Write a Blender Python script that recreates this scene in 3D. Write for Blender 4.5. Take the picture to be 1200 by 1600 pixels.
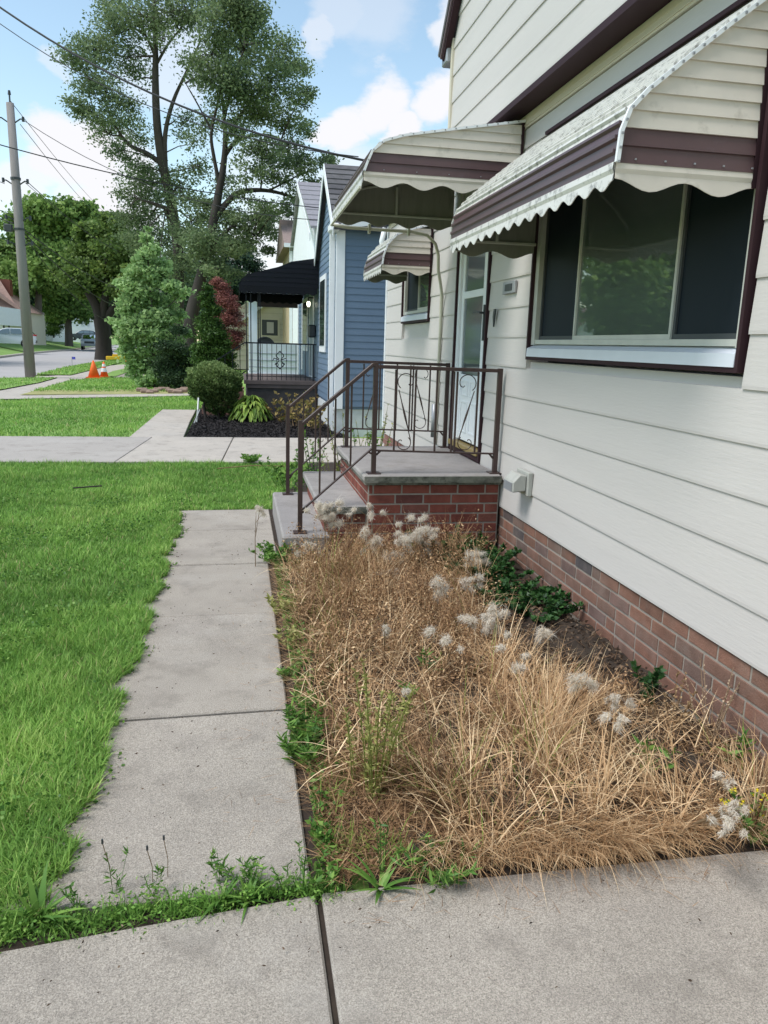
import bpy, bmesh, math, random
import numpy as np
from mathutils import Vector, Matrix
random.seed(7); rng=np.random.default_rng(11)
S=bpy.context.scene
for o in list(bpy.data.objects): bpy.data.objects.remove(o)
PI=math.pi
# ------------------------------------------------------------------ camera
CAM_H=1.6; F=1195.0; YAW,PITCH,ROLL=[math.radians(a) for a in (10.85,12.3,1.66)]
fw=Vector((math.sin(YAW)*math.cos(PITCH),math.cos(YAW)*math.cos(PITCH),-math.sin(PITCH)))
ri=Vector((math.cos(YAW),-math.sin(YAW),0)); up=ri.cross(fw)
R2=ri*math.cos(ROLL)+up*math.sin(ROLL); U2=-ri*math.sin(ROLL)+up*math.cos(ROLL)
cam=bpy.data.cameras.new('camera'); co=bpy.data.objects.new('camera',cam); S.collection.objects.link(co); S.camera=co
co.matrix_world=Matrix(((R2.x,U2.x,-fw.x,0),(R2.y,U2.y,-fw.y,0),(R2.z,U2.z,-fw.z,CAM_H),(0,0,0,1)))
cam.sensor_fit='VERTICAL'; cam.sensor_height=24; cam.lens=24*F/1600; cam.clip_start=.05; cam.clip_end=2000
S.render.resolution_x=768; S.render.resolution_y=1024
# ------------------------------------------------------------------ world
SUN_AZ=math.radians(-105); SUN_EL=math.radians(58)   # azimuth from +y towards +x
sd=Vector((math.sin(SUN_AZ)*math.cos(SUN_EL),math.cos(SUN_AZ)*math.cos(SUN_EL),math.sin(SUN_EL)))
def vray(x,y): return (R2*((x-600)/F)-U2*((y-800)/F)+fw)
W=bpy.data.worlds.new('World'); S.world=W; W.use_nodes=True; N=W.node_tree; N.nodes.clear()
def nn(t,**k):
    n=N.nodes.new(t)
    for a,b in k.items(): setattr(n,a,b)
    return n
L=N.links.new
out=nn('ShaderNodeOutputWorld'); bg=nn('ShaderNodeBackground'); L(bg.outputs[0],out.inputs[0]); bg.inputs[1].default_value=.085
sky=nn('ShaderNodeTexSky',sky_type='NISHITA'); sky.sun_disc=False; sky.sun_elevation=SUN_EL; sky.sun_rotation=SUN_AZ
sky.air_density=1.0; sky.dust_density=.6; sky.ozone_density=1.5
tc=nn('ShaderNodeTexCoord')
nz=nn('ShaderNodeTexNoise'); nz.inputs['Scale'].default_value=6; nz.inputs['Detail'].default_value=8; nz.inputs['Roughness'].default_value=.6
mp=nn('ShaderNodeMapping'); mp.inputs['Scale'].default_value=(1,1,1.9); L(tc.outputs['Generated'],mp.inputs[0]); L(mp.outputs[0],nz.inputs['Vector'])
dst=nn('ShaderNodeVectorMath',operation='MULTIPLY_ADD')
sb=nn('ShaderNodeVectorMath',operation='SUBTRACT'); L(nz.outputs['Color'],sb.inputs[0]); sb.inputs[1].default_value=(.5,.5,.5)
L(sb.outputs[0],dst.inputs[0]); dst.inputs[1].default_value=(.13,.13,.11); L(tc.outputs['Generated'],dst.inputs[2])
nrm=nn('ShaderNodeVectorMath',operation='NORMALIZE'); L(dst.outputs[0],nrm.inputs[0])
prev=None
CL=[(596,170,40,1),(545,208,34,1),(515,215,22,1),(688,150,40,1),(640,215,30,1),(700,30,30,.8),(560,20,60,.35),(480,62,26,.55),(520,35,40,.4),
    (95,240,40,1),(150,255,42,1),(205,268,40,.9),(60,262,24,.8),(150,322,36,1),(110,305,22,.7),(30,300,28,.8),(190,345,45,.9),(420,400,80,.8),(560,300,50,.6),(100,110,20,.4),(430,300,70,.5),(20,470,60,.5),(265,100,60,.5)]
for x,y,rr,s in CL:
    d=vray(x,y).normalized(); a=rr*1.12/F
    dp=nn('ShaderNodeVectorMath',operation='DOT_PRODUCT'); L(nrm.outputs[0],dp.inputs[0]); dp.inputs[1].default_value=d
    mr=nn('ShaderNodeMapRange',interpolation_type='SMOOTHSTEP'); L(dp.outputs['Value'],mr.inputs[0])
    mr.inputs[1].default_value=math.cos(a*1.12); mr.inputs[2].default_value=math.cos(a*.62); mr.inputs[3].default_value=0; mr.inputs[4].default_value=s
    if prev is None: prev=mr.outputs[0]
    else:
        m=nn('ShaderNodeMath',operation='MAXIMUM'); L(prev,m.inputs[0]); L(mr.outputs[0],m.inputs[1]); prev=m.outputs[0]
nz2=nn('ShaderNodeTexNoise'); nz2.inputs['Scale'].default_value=3.2; nz2.inputs['Detail'].default_value=9; nz2.inputs['Roughness'].default_value=.58; L(mp.outputs[0],nz2.inputs['Vector'])
mr=nn('ShaderNodeMapRange',interpolation_type='SMOOTHSTEP'); L(nz2.outputs[0],mr.inputs[0]); mr.inputs[1].default_value=.54; mr.inputs[2].default_value=.80; mr.inputs[4].default_value=.4
m=nn('ShaderNodeMath',operation='MAXIMUM'); L(prev,m.inputs[0]); L(mr.outputs[0],m.inputs[1])
mx=nn('ShaderNodeMix',data_type='RGBA'); L(m.outputs[0],mx.inputs['Factor']); L(sky.outputs[0],mx.inputs['A'])
mx.inputs['B'].default_value=(7.4,7.4,7.7,1)
sc=nn('ShaderNodeMix',data_type='RGBA',blend_type='MULTIPLY'); sc.inputs['Factor'].default_value=1
SKYMUL=sc
L(sky.outputs[0],sc.inputs['A']); sc.inputs['B'].default_value=(2.15,2.05,1.72,1); L(sc.outputs['Result'],mx.inputs['A'])
L(mx.outputs['Result'],bg.inputs[0])
sun=bpy.data.lights.new('sun','SUN'); sun.energy=2.4; sun.angle=math.radians(26); sun.color=(1,.985,.96)
so=bpy.data.objects.new('sun',sun); S.collection.objects.link(so); so.rotation_euler=sd.to_track_quat('Z','Y').to_euler()
S.view_settings.view_transform='Standard'; S.view_settings.look='None'; S.view_settings.exposure=.62; S.view_settings.gamma=1; S.view_settings.use_curve_mapping=False
# ------------------------------------------------------------------ placing helpers (world planes)
C0=Vector((0,0,CAM_H))
def g(x,y,z=0): d=vray(x,y); return C0+d*((z-CAM_H)/d.z)
def aX(x,y,X): d=vray(x,y); return C0+d*(X/d.x)
def aY(x,y,Y): d=vray(x,y); return C0+d*(Y/d.y)
# ------------------------------------------------------------------ materials
MATS={}
def _lt(T,l,noise,src,c4,sc,lo,hi,col,st):
    mr=T.nodes.new('ShaderNodeMapRange'); l(noise(sc,6,.7),mr.inputs[0]); mr.inputs[1].default_value=lo; mr.inputs[2].default_value=hi; mr.inputs[4].default_value=st
    mx=T.nodes.new('ShaderNodeMix'); mx.data_type='RGBA'; l(mr.outputs[0],mx.inputs['Factor']); l(src,mx.inputs['A']); mx.inputs['B'].default_value=c4(col); return mx.outputs['Result']
def mat(name,col,rough=.7,var=.0,vscale=5,bump=0,bscale=60,spec=.3,metal=0,stretch=None,rnd=None,speck=None,stain=None,trans=0,ramp=None):
    if name in MATS: return MATS[name]
    m=bpy.data.materials.new(name); m.use_nodes=True; T=m.node_tree; b=T.nodes['Principled BSDF']
    b.inputs['Roughness'].default_value=rough; b.inputs['Metallic'].default_value=metal; b.inputs['Specular IOR Level'].default_value=spec
    l=T.links.new; tc=T.nodes.new('ShaderNodeTexCoord'); vec=tc.outputs['Object']
    geo=T.nodes.new('ShaderNodeNewGeometry'); vec=geo.outputs['Position']
    if stretch:
        mp=T.nodes.new('ShaderNodeMapping'); mp.inputs['Scale'].default_value=stretch; l(vec,mp.inputs[0]); vec=mp.outputs[0]
    def noise(s,d=5,r=.6):
        n=T.nodes.new('ShaderNodeTexNoise'); n.inputs['Scale'].default_value=s; n.inputs['Detail'].default_value=d; n.inputs['Roughness'].default_value=r; l(vec,n.inputs['Vector']); return n.outputs[0]
    c4=lambda c:(c[0],c[1],c[2],1)
    src=None
    def hsv(src,fac,amt):
        h=T.nodes.new('ShaderNodeHueSaturation'); mr=T.nodes.new('ShaderNodeMapRange'); l(fac,mr.inputs[0]); mr.inputs[1].default_value=.25; mr.inputs[2].default_value=.75
        mr.inputs[3].default_value=1-amt; mr.inputs[4].default_value=1+amt; l(mr.outputs[0],h.inputs['Value'])
        l(src,h.inputs['Color']); return h.outputs[0]
    rgb=T.nodes.new('ShaderNodeRGB'); rgb.outputs[0].default_value=c4(col); src=rgb.outputs[0]
    if ramp: # attribute driven
        at=T.nodes.new('ShaderNodeAttribute'); at.attribute_name='tint'; cr=T.nodes.new('ShaderNodeValToRGB'); l(at.outputs['Fac'],cr.inputs[0])
        e=cr.color_ramp.elements; e[0].position=ramp[0][0]; e[0].color=c4(ramp[0][1]); e[1].position=ramp[-1][0]; e[1].color=c4(ramp[-1][1])
        for p,c in ramp[1:-1]: q=e.new(p); q.color=c4(c)
        src=cr.outputs[0]
    if rnd:
        oi=T.nodes.new('ShaderNodeObjectInfo'); cr=T.nodes.new('ShaderNodeValToRGB'); l(oi.outputs['Random'],cr.inputs[0])
        e=cr.color_ramp.elements; e[0].position=rnd[0][0]; e[0].color=c4(rnd[0][1]); e[1].position=rnd[-1][0]; e[1].color=c4(rnd[-1][1])
        for p,c in rnd[1:-1]: q=e.new(p); q.color=c4(c)
        src=cr.outputs[0]
    if var: src=hsv(src,noise(vscale),var)
    if speck: # (scale, amount)
        src=hsv(src,noise(speck[0],2,.8),speck[1])
    if stain: # (scale, lo, hi, colour, strength)
        mr=T.nodes.new('ShaderNodeMapRange'); l(noise(stain[0],7,.65),mr.inputs[0]); mr.inputs[1].default_value=stain[1]; mr.inputs[2].default_value=stain[2]; mr.inputs[4].default_value=stain[4]
        mx=T.nodes.new('ShaderNodeMix'); mx.data_type='RGBA'; l(mr.outputs[0],mx.inputs['Factor']); l(src,mx.inputs['A']); mx.inputs['B'].default_value=c4(stain[3]); src=mx.outputs['Result']
    if 'concrete' in name:
        src=_lt(T,l,noise,src,c4,3.7,.52,.72,(.17,.15,.13),.55); src=_lt(T,l,noise,src,c4,21,.60,.72,(.14,.125,.11),.4); src=_lt(T,l,noise,src,c4,.9,.52,.75,(.46,.43,.39),.5)
        src=_lt(T,l,noise,src,c4,330,.60,.66,(.08,.07,.065),.75); src=_lt(T,l,noise,src,c4,410,.62,.68,(.62,.60,.57),.7)
    l(src,b.inputs['Base Color'])
    if bump:
        bn=T.nodes.new('ShaderNodeBump'); bn.inputs['Strength'].default_value=bump; bn.inputs['Distance'].default_value=.004; l(noise(bscale,4,.7),bn.inputs['Height']); l(bn.outputs[0],b.inputs['Normal'])
    if trans:
        o=[n for n in T.nodes if n.type=='OUTPUT_MATERIAL'][0]; tr=T.nodes.new('ShaderNodeBsdfTranslucent'); l(src,tr.inputs['Color']); ms=T.nodes.new('ShaderNodeMixShader'); ms.inputs[0].default_value=trans
        l(b.outputs[0],ms.inputs[1]); l(tr.outputs[0],ms.inputs[2]); l(ms.outputs[0],o.inputs[0])
    MATS[name]=m; return m
cream=mat('cream_siding',(.512,.484,.462),.5,.04,2.2,.35,26,.25,stretch=(1,.35,3.2),stain=(1.1,.55,.85,(.38,.37,.33),.25))
creamlow=cream
creamtrim=mat('cream_trim',(.55,.50,.40),.55,.05,3)
aw_cream=mat('awning_cream',(.60,.55,.485),.45,.06,6,stain=(9,.58,.78,(.18,.16,.13),.5))
aw_white=mat('awning_white',(.60,.585,.55),.32,.05,6,spec=.5,stain=(22,.50,.66,(.16,.15,.135),.8))
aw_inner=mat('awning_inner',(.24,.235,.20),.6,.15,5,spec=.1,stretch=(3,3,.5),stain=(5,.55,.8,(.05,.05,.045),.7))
aw_brown=mat('awning_brown',(.085,.047,.050),.38,.10,8,spec=.6,stain=(12,.6,.8,(.12,.09,.1),.5))
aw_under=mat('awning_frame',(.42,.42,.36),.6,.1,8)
brown=mat('brown_trim',(.036,.018,.022),.55,.1,5,spec=.12)
railm=mat('rail_brown_paint',(.050,.029,.026),.42,.25,12,.3,90,.4)
wtrim=mat('white_trim',(.74,.76,.78),.45,.04,5)
alum=mat('aluminium_frame',(.50,.50,.46),.4,.08,9,spec=.5)
sillblue=mat('sill_metal',(.64,.67,.73),.4,.05,4,spec=.5)
screen=mat('insect_screen',(.012,.015,.020),.35,.0,4,spec=.45)
dark=mat('dark_interior',(.012,.014,.017),.8)
def glassmat(name,col,gl,rough=.02):
    m=mat(name,col,.4); T=m.node_tree; b=T.nodes['Principled BSDF']; o=[n for n in T.nodes if n.type=='OUTPUT_MATERIAL'][0]
    gs=T.nodes.new('ShaderNodeBsdfGlossy'); gs.inputs['Roughness'].default_value=rough; gs.inputs[0].default_value=(.9,.97,.95,1)
    ms=T.nodes.new('ShaderNodeMixShader'); fr=T.nodes.new('ShaderNodeFresnel'); fr.inputs[0].default_value=1.5
    ad=T.nodes.new('ShaderNodeMath'); ad.operation='MULTIPLY_ADD'; T.links.new(fr.outputs[0],ad.inputs[0]); ad.inputs[1].default_value=1.0; ad.inputs[2].default_value=gl
    T.links.new(ad.outputs[0],ms.inputs[0]); T.links.new(b.outputs[0],ms.inputs[1]); T.links.new(gs.outputs[0],ms.inputs[2]); T.links.new(ms.outputs[0],o.inputs[0]); return m
pane=glassmat('window_glass',(.045,.066,.062),.15)
doorglass=glassmat('storm_glass',(.035,.055,.07),.05,.08)
screen=mat('screen_mesh',(.012,.018,.026),.5,.05,3,spec=.12)
concrete=mat('concrete',(.35,.312,.268),.95,.12,2.2,1,230,.1,speck=(230,.62),stain=(1.6,.5,.75,(.22,.195,.175),.5))
concrete2=mat('pale_concrete',(.43,.385,.335),.9,.07,1.5,.6,120,.2,speck=(120,.12),stain=(.7,.52,.8,(.27,.25,.23),.4))
stoopc=mat('stoop_concrete',(.27,.25,.24),.85,.14,5,.8,90,.25,speck=(140,.15),stain=(5,.5,.75,(.10,.09,.09),.5))
stoopside=mat('mossy_concrete',(.13,.135,.11),.9,.3,14,1,70,.2,stain=(16,.45,.65,(.02,.022,.018),.8))
asphalt=mat('road_surface',(.36,.34,.33),.9,.08,.6,.3,40)
mortar=mat('mortar',(.28,.245,.21),.95,.15,14,.8,120)
bricks_s=mat('stoop_brick',(.2,.05,.04),.9,.30,11,1,90,.2,rnd=[(0,(.15,.045,.034)),(.5,(.20,.064,.047)),(.80,(.155,.055,.043)),(.88,(.055,.030,.032)),(1,(.24,.088,.062))])
bricks_w=mat('wall_brick',(.2,.1,.08),.9,.28,10,1,90,.2,rnd=[(0,(.155,.085,.062)),(.35,(.215,.11,.078)),(.6,(.18,.105,.08)),(.80,(.145,.095,.078)),(.87,(.065,.062,.066)),(1,(.20,.118,.095))],stain=(3,.5,.75,(.25,.2,.17),.5))
soil=mat('soil',(.038,.028,.021),1,.35,14,1,60)
lawnsoil=mat('lawn_ground',(.10,.17,.035),1,.25,3,1,60)
farlawn=mat('far_lawn',(.18,.29,.07),1,.2,.8,1,30)
mulchm=mat('mulch',(.018,.015,.015),1,.5,40,1,50)
grassm=mat('grass_blade',(.1,.2,.03),.55,.18,.9,0,trans=.35,spec=.25,ramp=[(0,(.075,.165,.030)),(.45,(.175,.345,.062)),(.8,(.33,.52,.115)),(.97,(.48,.62,.18)),(1,(.48,.42,.20))])
strawm=mat('dry_straw',(.4,.25,.1),.6,.15,2.2,0,trans=.15,spec=.25,ramp=[(0,(.085,.045,.022)),(.32,(.27,.15,.075)),(.68,(.53,.335,.175)),(.94,(.84,.64,.40)),(1,(.20,.27,.05))])
fluffm=mat('seed_fluff',(.80,.74,.66),.9,.08,9,0,trans=.4,ramp=[(0,(.50,.41,.32)),(.35,(.76,.69,.59)),(1,(.90,.86,.78))])
stemdry=mat('dry_stem',(.20,.13,.07),.9,.2,20)
greenm=mat('weed_leaf',(.06,.16,.03),.5,.15,6,0,trans=.3,ramp=[(0,(.045,.12,.022)),(.5,(.12,.25,.045)),(1,(.24,.38,.08))])
darkgreenm=mat('ivy_leaf',(.03,.08,.02),.45,.2,6,0,trans=.2,ramp=[(0,(.014,.045,.012)),(.5,(.03,.085,.022)),(1,(.06,.14,.035))])
yelgreenm=mat('yellow_weed',(.2,.22,.05),.6,.15,6,0,trans=.3,ramp=[(0,(.19,.22,.05)),(.5,(.34,.34,.10)),(1,(.48,.46,.18))])
yellowm=mat('yellow_petal',(.7,.55,.02),.6)
barkgrey=mat('grey_bark',(.11,.092,.078),.95,.3,3,1,20,stretch=(1,1,.25))
barkmid=mat('mid_bark',(.075,.063,.054),.95,.3,3,1,20,stretch=(1,1,.25))
barkdark=mat('dark_bark',(.042,.036,.032),.95,.3,3,1,20,stretch=(1,1,.25))
def leafmat(name,cols,tr=.3): return mat(name,cols[1],.5,.12,.35,0,trans=tr,spec=.2,ramp=[(0,cols[0]),(.5,cols[1]),(1,cols[2])])
locust=leafmat('locust_leaf',[(.085,.13,.065),(.185,.25,.12),(.30,.37,.185)],.5)
mapleL=leafmat('maple_leaf',[(.06,.10,.03),(.145,.225,.055),(.30,.40,.10)],.48)
youngL=leafmat('young_leaf',[(.17,.28,.11),(.36,.52,.21),(.52,.66,.34)],.5)
arborL=leafmat('arborvitae_leaf',[(.025,.06,.014),(.07,.14,.028),(.15,.25,.06)],.25)
redL=leafmat('dead_arborvitae',[(.13,.045,.04),(.28,.10,.085),(.40,.18,.14)],.2)
yewL=leafmat('yew_leaf',[(.016,.036,.016),(.035,.07,.028),(.07,.12,.045)],.15)
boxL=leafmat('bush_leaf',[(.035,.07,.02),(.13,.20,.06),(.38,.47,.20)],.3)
hostaL=leafmat('hosta_leaf',[(.06,.12,.02),(.16,.26,.045),(.33,.44,.09)],.25)
spruceL=leafmat('spruce_leaf',[(.02,.042,.03),(.04,.075,.05),(.07,.12,.075)],.1)
bluesid=mat('blue_siding',(.125,.18,.255),.5,.05,3,.2,30,.3)
blueshade=bluesid
shingle=mat('grey_shingle',(.085,.078,.088),.95,.25,9,.6,40,rnd=[(0,(.075,.072,.078)),(.5,(.10,.096,.10)),(1,(.13,.125,.13))])
shinglel=mat('pale_shingle',(.24,.23,.25),.95,.2,9,.6,40)
shinglet=mat('tan_shingle',(.25,.19,.17),.95,.2,9,.6,40)
shingleb=mat('brown_shingle',(.26,.17,.14),.95,.2,4,.6,40)
blackaw=mat('black_awning',(.004,.005,.009),.5,.2,5,spec=.2)
blackiron=mat('black_iron',(.010,.012,.018),.5)
tansid=mat('tan_siding',(.48,.38,.25),.6,.05,3)
palesid=mat('pale_siding',(.56,.51,.42),.6,.05,3)
whitesid=mat('white_siding',(.74,.77,.80),.6,.04,3)
whitep=mat('white_panel',(.72,.76,.84),.6,.05,3)
orange=mat('cone_orange',(.85,.14,.02),.5)
polem=mat('weathered_wood',(.23,.21,.205),.9,.22,6,.8,30,stretch=(1,1,.12))
wirem=mat('cable_black',(.02,.02,.024),.6)
metal=mat('grey_metal',(.30,.31,.33),.4,.1,10,spec=.5,metal=.3)
darkmetal=mat('dark_metal',(.03,.035,.04),.4,spec=.5)
pipem=mat('pipe_paint',(.50,.49,.40),.5,.08,12)
brass=mat('brass_threshold',(.26,.19,.075),.45,.15,20)
foundm=mat('painted_foundation',(.55,.57,.58),.85,.15,5,.5,40)
stonem=mat('border_stone',(.27,.19,.15),.9,.3,8,.6,40)
# ------------------------------------------------------------------ mesh helpers
class MB:
    def __init__(s): s.v=[]; s.f=[]
    def box(s,x0,x1,y0,y1,z0,z1):
        b=len(s.v); s.v+=[(x0,y0,z0),(x1,y0,z0),(x1,y1,z0),(x0,y1,z0),(x0,y0,z1),(x1,y0,z1),(x1,y1,z1),(x0,y1,z1)]
        s.f+=[tuple(b+i for i in q) for q in [(3,2,1,0),(4,5,6,7),(0,1,5,4),(1,2,6,5),(2,3,7,6),(3,0,4,7)]]; return s
    def tube(s,pts,r,n=8,cap=True):
        pts=[Vector(p) for p in pts]; k=len(pts)
        if not hasattr(r,'__len__'): r=[r]*k
        b=len(s.v); ref=None
        for i,p in enumerate(pts):
            t=(pts[min(i+1,k-1)]-pts[max(i-1,0)]).normalized()
            if ref is None: ref=Vector((0,0,1)) if abs(t.z)<.9 else Vector((1,0,0))
            u=(ref-t*ref.dot(t)); u=u.normalized() if u.length>1e-6 else t.orthogonal().normalized(); w=t.cross(u); ref=u
            for j in range(n):
                a=2*PI*j/n+(PI/n if n==4 else 0); q=p+(u*math.cos(a)+w*math.sin(a))*r[i]; s.v.append(tuple(q))
        for i in range(k-1):
            for j in range(n): s.f.append((b+i*n+j,b+i*n+(j+1)%n,b+(i+1)*n+(j+1)%n,b+(i+1)*n+j))
        if cap: s.f+=[tuple(b+j for j in range(n))[::-1],tuple(b+(k-1)*n+j for j in range(n))]
        return s
    def extr(s,poly,d,cap=True):
        """poly: list of 3-D points (planar), d: extrusion vector"""
        b=len(s.v); n=len(poly); d=Vector(d); s.v+=[tuple(Vector(p)) for p in poly]+[tuple(Vector(p)+d) for p in poly]
        if cap: s.f+=[tuple(range(b,b+n)),tuple(range(b+2*n-1,b+n-1,-1))]
        for i in range(n): j=(i+1)%n; s.f.append((b+i,b+n+i,b+n+j,b+j))
        return s
    def quad(s,*p): b=len(s.v); s.v+=[tuple(q) for q in p]; s.f.append(tuple(range(b,b+len(p)))); return s
    def mesh(s,name,m,smooth=False,bevel=0):
        me=bpy.data.meshes.new(name); me.from_pydata(s.v,[],s.f); 
        bm=bmesh.new(); bm.from_mesh(me); bmesh.ops.recalc_face_normals(bm,faces=bm.faces)
        if bevel: bmesh.ops.bevel(bm,geom=[e for e in bm.edges if len(e.link_faces)==2 and e.calc_face_angle(0)>.5],offset=bevel,segments=1,affect='EDGES')
        bm.to_mesh(me); bm.free()
        if smooth: me.polygons.foreach_set('use_smooth',[True]*len(me.polygons))
        me.materials.append(m); return me
    def build(s,name,m,parent=None,smooth=False,bevel=0,**k): return link(name,s.mesh(name,m,smooth,bevel),parent,**k)
def link(name,me,parent=None,label=None,cat=None,group=None,kind=None,loc=None):
    o=bpy.data.objects.new(name,me); S.collection.objects.link(o)
    if parent: o.parent=parent; o.matrix_parent_inverse=PINV.get(parent.name,parent.matrix_basis.inverted())
    if loc: o.location=loc
    tag(o,label,cat,group,kind); return o
PINV={}
def tag(o,label=None,cat=None,group=None,kind=None):
    if label: o['label']=label
    if cat: o['category']=cat
    if group: o['group']=group
    if kind: o['kind']=kind
def thing(name,loc,label,cat,group=None):
    o=bpy.data.objects.new(name,None); S.collection.objects.link(o); o.location=loc; o.empty_display_size=.1; tag(o,label,cat,group)
    PINV[o.name]=Matrix.Translation(-Vector(loc)); return o
def npmesh(name,V,FQ,m,tint=None,smooth=False):
    """V (n,3), FQ list of (faces array (k,verts))"""
    me=bpy.data.meshes.new(name); me.vertices.add(len(V)); me.vertices.foreach_set('co',np.ascontiguousarray(V,dtype=np.float32).ravel())
    tot=sum(a.size for a in FQ); nf=sum(len(a) for a in FQ)
    me.loops.add(tot); me.loops.foreach_set('vertex_index',np.concatenate([a.ravel() for a in FQ]).astype(np.int32))
    ls=[];o=0
    for a in FQ: ls.append(o+np.arange(len(a))*a.shape[1]); o+=a.size
    me.polygons.add(nf); me.polygons.foreach_set('loop_start',np.concatenate(ls).astype(np.int32))
    if smooth: me.polygons.foreach_set('use_smooth',np.ones(nf,dtype=bool))
    if tint is not None:
        at=me.attributes.new('tint','FLOAT','POINT'); at.data.foreach_set('value',np.asarray(tint,dtype=np.float32))
    me.update(); me.validate(); me.materials.append(m); return me
def blades(P,az,a0,a1,L_,w,seg=3,tint=None,twist=None):
    n=len(P); az=np.asarray(az); d=np.stack([np.cos(az),np.sin(az),np.zeros(n)],1); tw=az+PI/2+(rng.normal(0,.5,n) if twist is None else twist)
    s=np.stack([np.cos(tw),np.sin(tw),np.zeros(n)],1); pos=P.copy(); V=[]; T=[]
    for i in range(seg+1):
        t=i/seg; ww=(w*(1-t**1.6)*.5)[:,None]
        if i<seg: V+= [pos-s*ww,pos+s*ww]
        else: V+=[pos]
        T+= [tint+.0*t]*(2 if i<seg else 1)
        a=a0+(a1-a0)*((i+.5)/seg); st=(L_/seg)[:,None]
        pos=pos+(d*np.sin(a)[:,None]+np.array([0,0,1.])*np.cos(a)[:,None])*st
    V=np.stack(V,1); k=V.shape[1]; b=(np.arange(n)*k)[:,None]
    F=[b+np.array([[2*i,2*i+1,2*i+3,2*i+2]]) for i in range(seg-1)]; tr=b+np.array([[2*seg-2,2*seg-1,2*seg]])
    return V.reshape(-1,3),[np.concatenate(F) if F else np.zeros((0,4),int),tr],np.repeat(tint,k)
def join(parts):
    Vs=[];Q=[];Tr=[];T=[];o=0
    for V,F,t in parts:
        Vs.append(V)
        for a in F:
            if len(a): (Q if a.shape[1]==4 else Tr).append(a+o)
        T.append(t); o+=len(V)
    FQ=[]
    if Q: FQ.append(np.concatenate(Q))
    if Tr: FQ.append(np.concatenate(Tr))
    return np.concatenate(Vs),FQ,np.concatenate(T)
def leaves(P,size,asp=.5,flat=.0,tint=None,dirs=None):
    n=len(P); 
    d=rng.normal(size=(n,3)) if dirs is None else dirs+rng.normal(0,.25,(n,3)); d[:,2]*=(1-flat); d/=np.linalg.norm(d,axis=1)[:,None]
    r=rng.normal(size=(n,3)); r[:,2]*=(1-flat); s=np.cross(d,r); s/=np.linalg.norm(s,axis=1)[:,None]; nr=np.cross(d,s)
    sz=(size*rng.uniform(.65,1.3,n))[:,None]
    V=np.stack([P-d*sz*.5,P+s*sz*asp*.5+nr*sz*.08,P+d*sz*.5,P-s*sz*asp*.5+nr*sz*.08],1).reshape(-1,3)
    f=(np.arange(n)*4)[:,None]+np.array([[0,1,2,3]]); t=rng.uniform(0,1,n) if tint is None else tint
    return V,[f],np.repeat(t,4)
def inpoly(x,y,poly):
    c=np.zeros(len(x),bool); n=len(poly)
    for i in range(n):
        x0,y0=poly[i][:2]; x1,y1=poly[(i+1)%n][:2]
        with np.errstate(divide='ignore',invalid='ignore'): c^=((y0>y)!=(y1>y))&(x<(x1-x0)*(y-y0)/(y1-y0+1e-12)+x0)
    return c
def vnoise(x,y,s,seed=0):
    r=np.random.default_rng(seed); o=np.zeros_like(x)
    for k in range(5):
        a=r.uniform(0,2*PI); f=s*(1.25**k)*r.uniform(.8,1.2); o+=np.sin((x*math.cos(a)+y*math.sin(a))*f+r.uniform(0,6.28))
    return o/3.2
# ------------------------------------------------------------------ GROUND
def sheet(name,poly,z,m,thick=0,parent=None,kind='structure',bevel=0,**k):
    mb=MB()
    if thick: mb.extr([(p[0],p[1],z-thick) for p in poly],(0,0,thick))
    else: mb.quad(*[(p[0],p[1],z) for p in poly])
    return mb.build(name,m,parent,kind=kind,bevel=bevel,**k)
sheet('ground',[(-700,-60),(500,-60),(500,900),(-700,900)],-.05,farlawn)
sheet('lawn_soil',[(-14,-4),(.25,-4),(.95,10.45),(-14,10.45)],-.02,lawnsoil)
def slab(parent,poly,z,m,th=.1,tilt=0,name='slab'):
    mb=MB(); mb.extr([(p[0],p[1],z-th) for p in poly],(0,0,th)); o=mb.build(name,m,parent,bevel=.007)
    if tilt: 
        for v in o.data.vertices: v.co.z+=tilt*(v.co.y-poly[0][1])
    return o
wk=thing('front_walk',(0,4,0),None,None); wk['kind']='structure'
js=[(2.015,3.13,.006,0),(3.15,4.395,-.004,.002),(4.42,5.49,.0,0),(5.515,6.55,.0,.001),(6.57,7.38,.0,0)]
for y0,y1,z,t in js:
    xr=.195 if y0<5.4 else .27
    slab(wk,[(-.68,y0),(xr,y0+(.02 if y0>2.1 else .0)),(xr,y1+.02),(-.68,y1)],z+(0.012 if y0>3.1 and y0<3.2 else 0),concrete,tilt=t)
cw=thing('entrance_walk',(0,0,0),None,None); cw['kind']='structure'
slab(cw,[(-2.9,-2.5),(.188,-2.5),(.206,1.975),(-.64,1.885),(-2.9,1.70)],.002,concrete)
slab(cw,[(.202,-2.5),(3.6,-2.5),(1.99,1.96),(.222,1.975)],.006,concrete)
slab(cw,[(-6.0,-2.5),(-2.92,-2.5),(-2.92,1.66),(-6.0,1.6)],0,concrete)
dw=thing('neighbour_driveway',(0,11.8,0),None,None); dw['kind']='structure'
def d4(a,b,y0=10.45,y1=13.15,sh=.0): return [(a[0],y0),(b[0],y0),(b[1],y1),(a[1],y1)]
xs=[(-14,-14),(-10,-10.4),(-5.6,-6.3),(-1.62,-1.43),(-.25,-.11),(1.2,1.3),(4,4.2),(9,9)]
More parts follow.
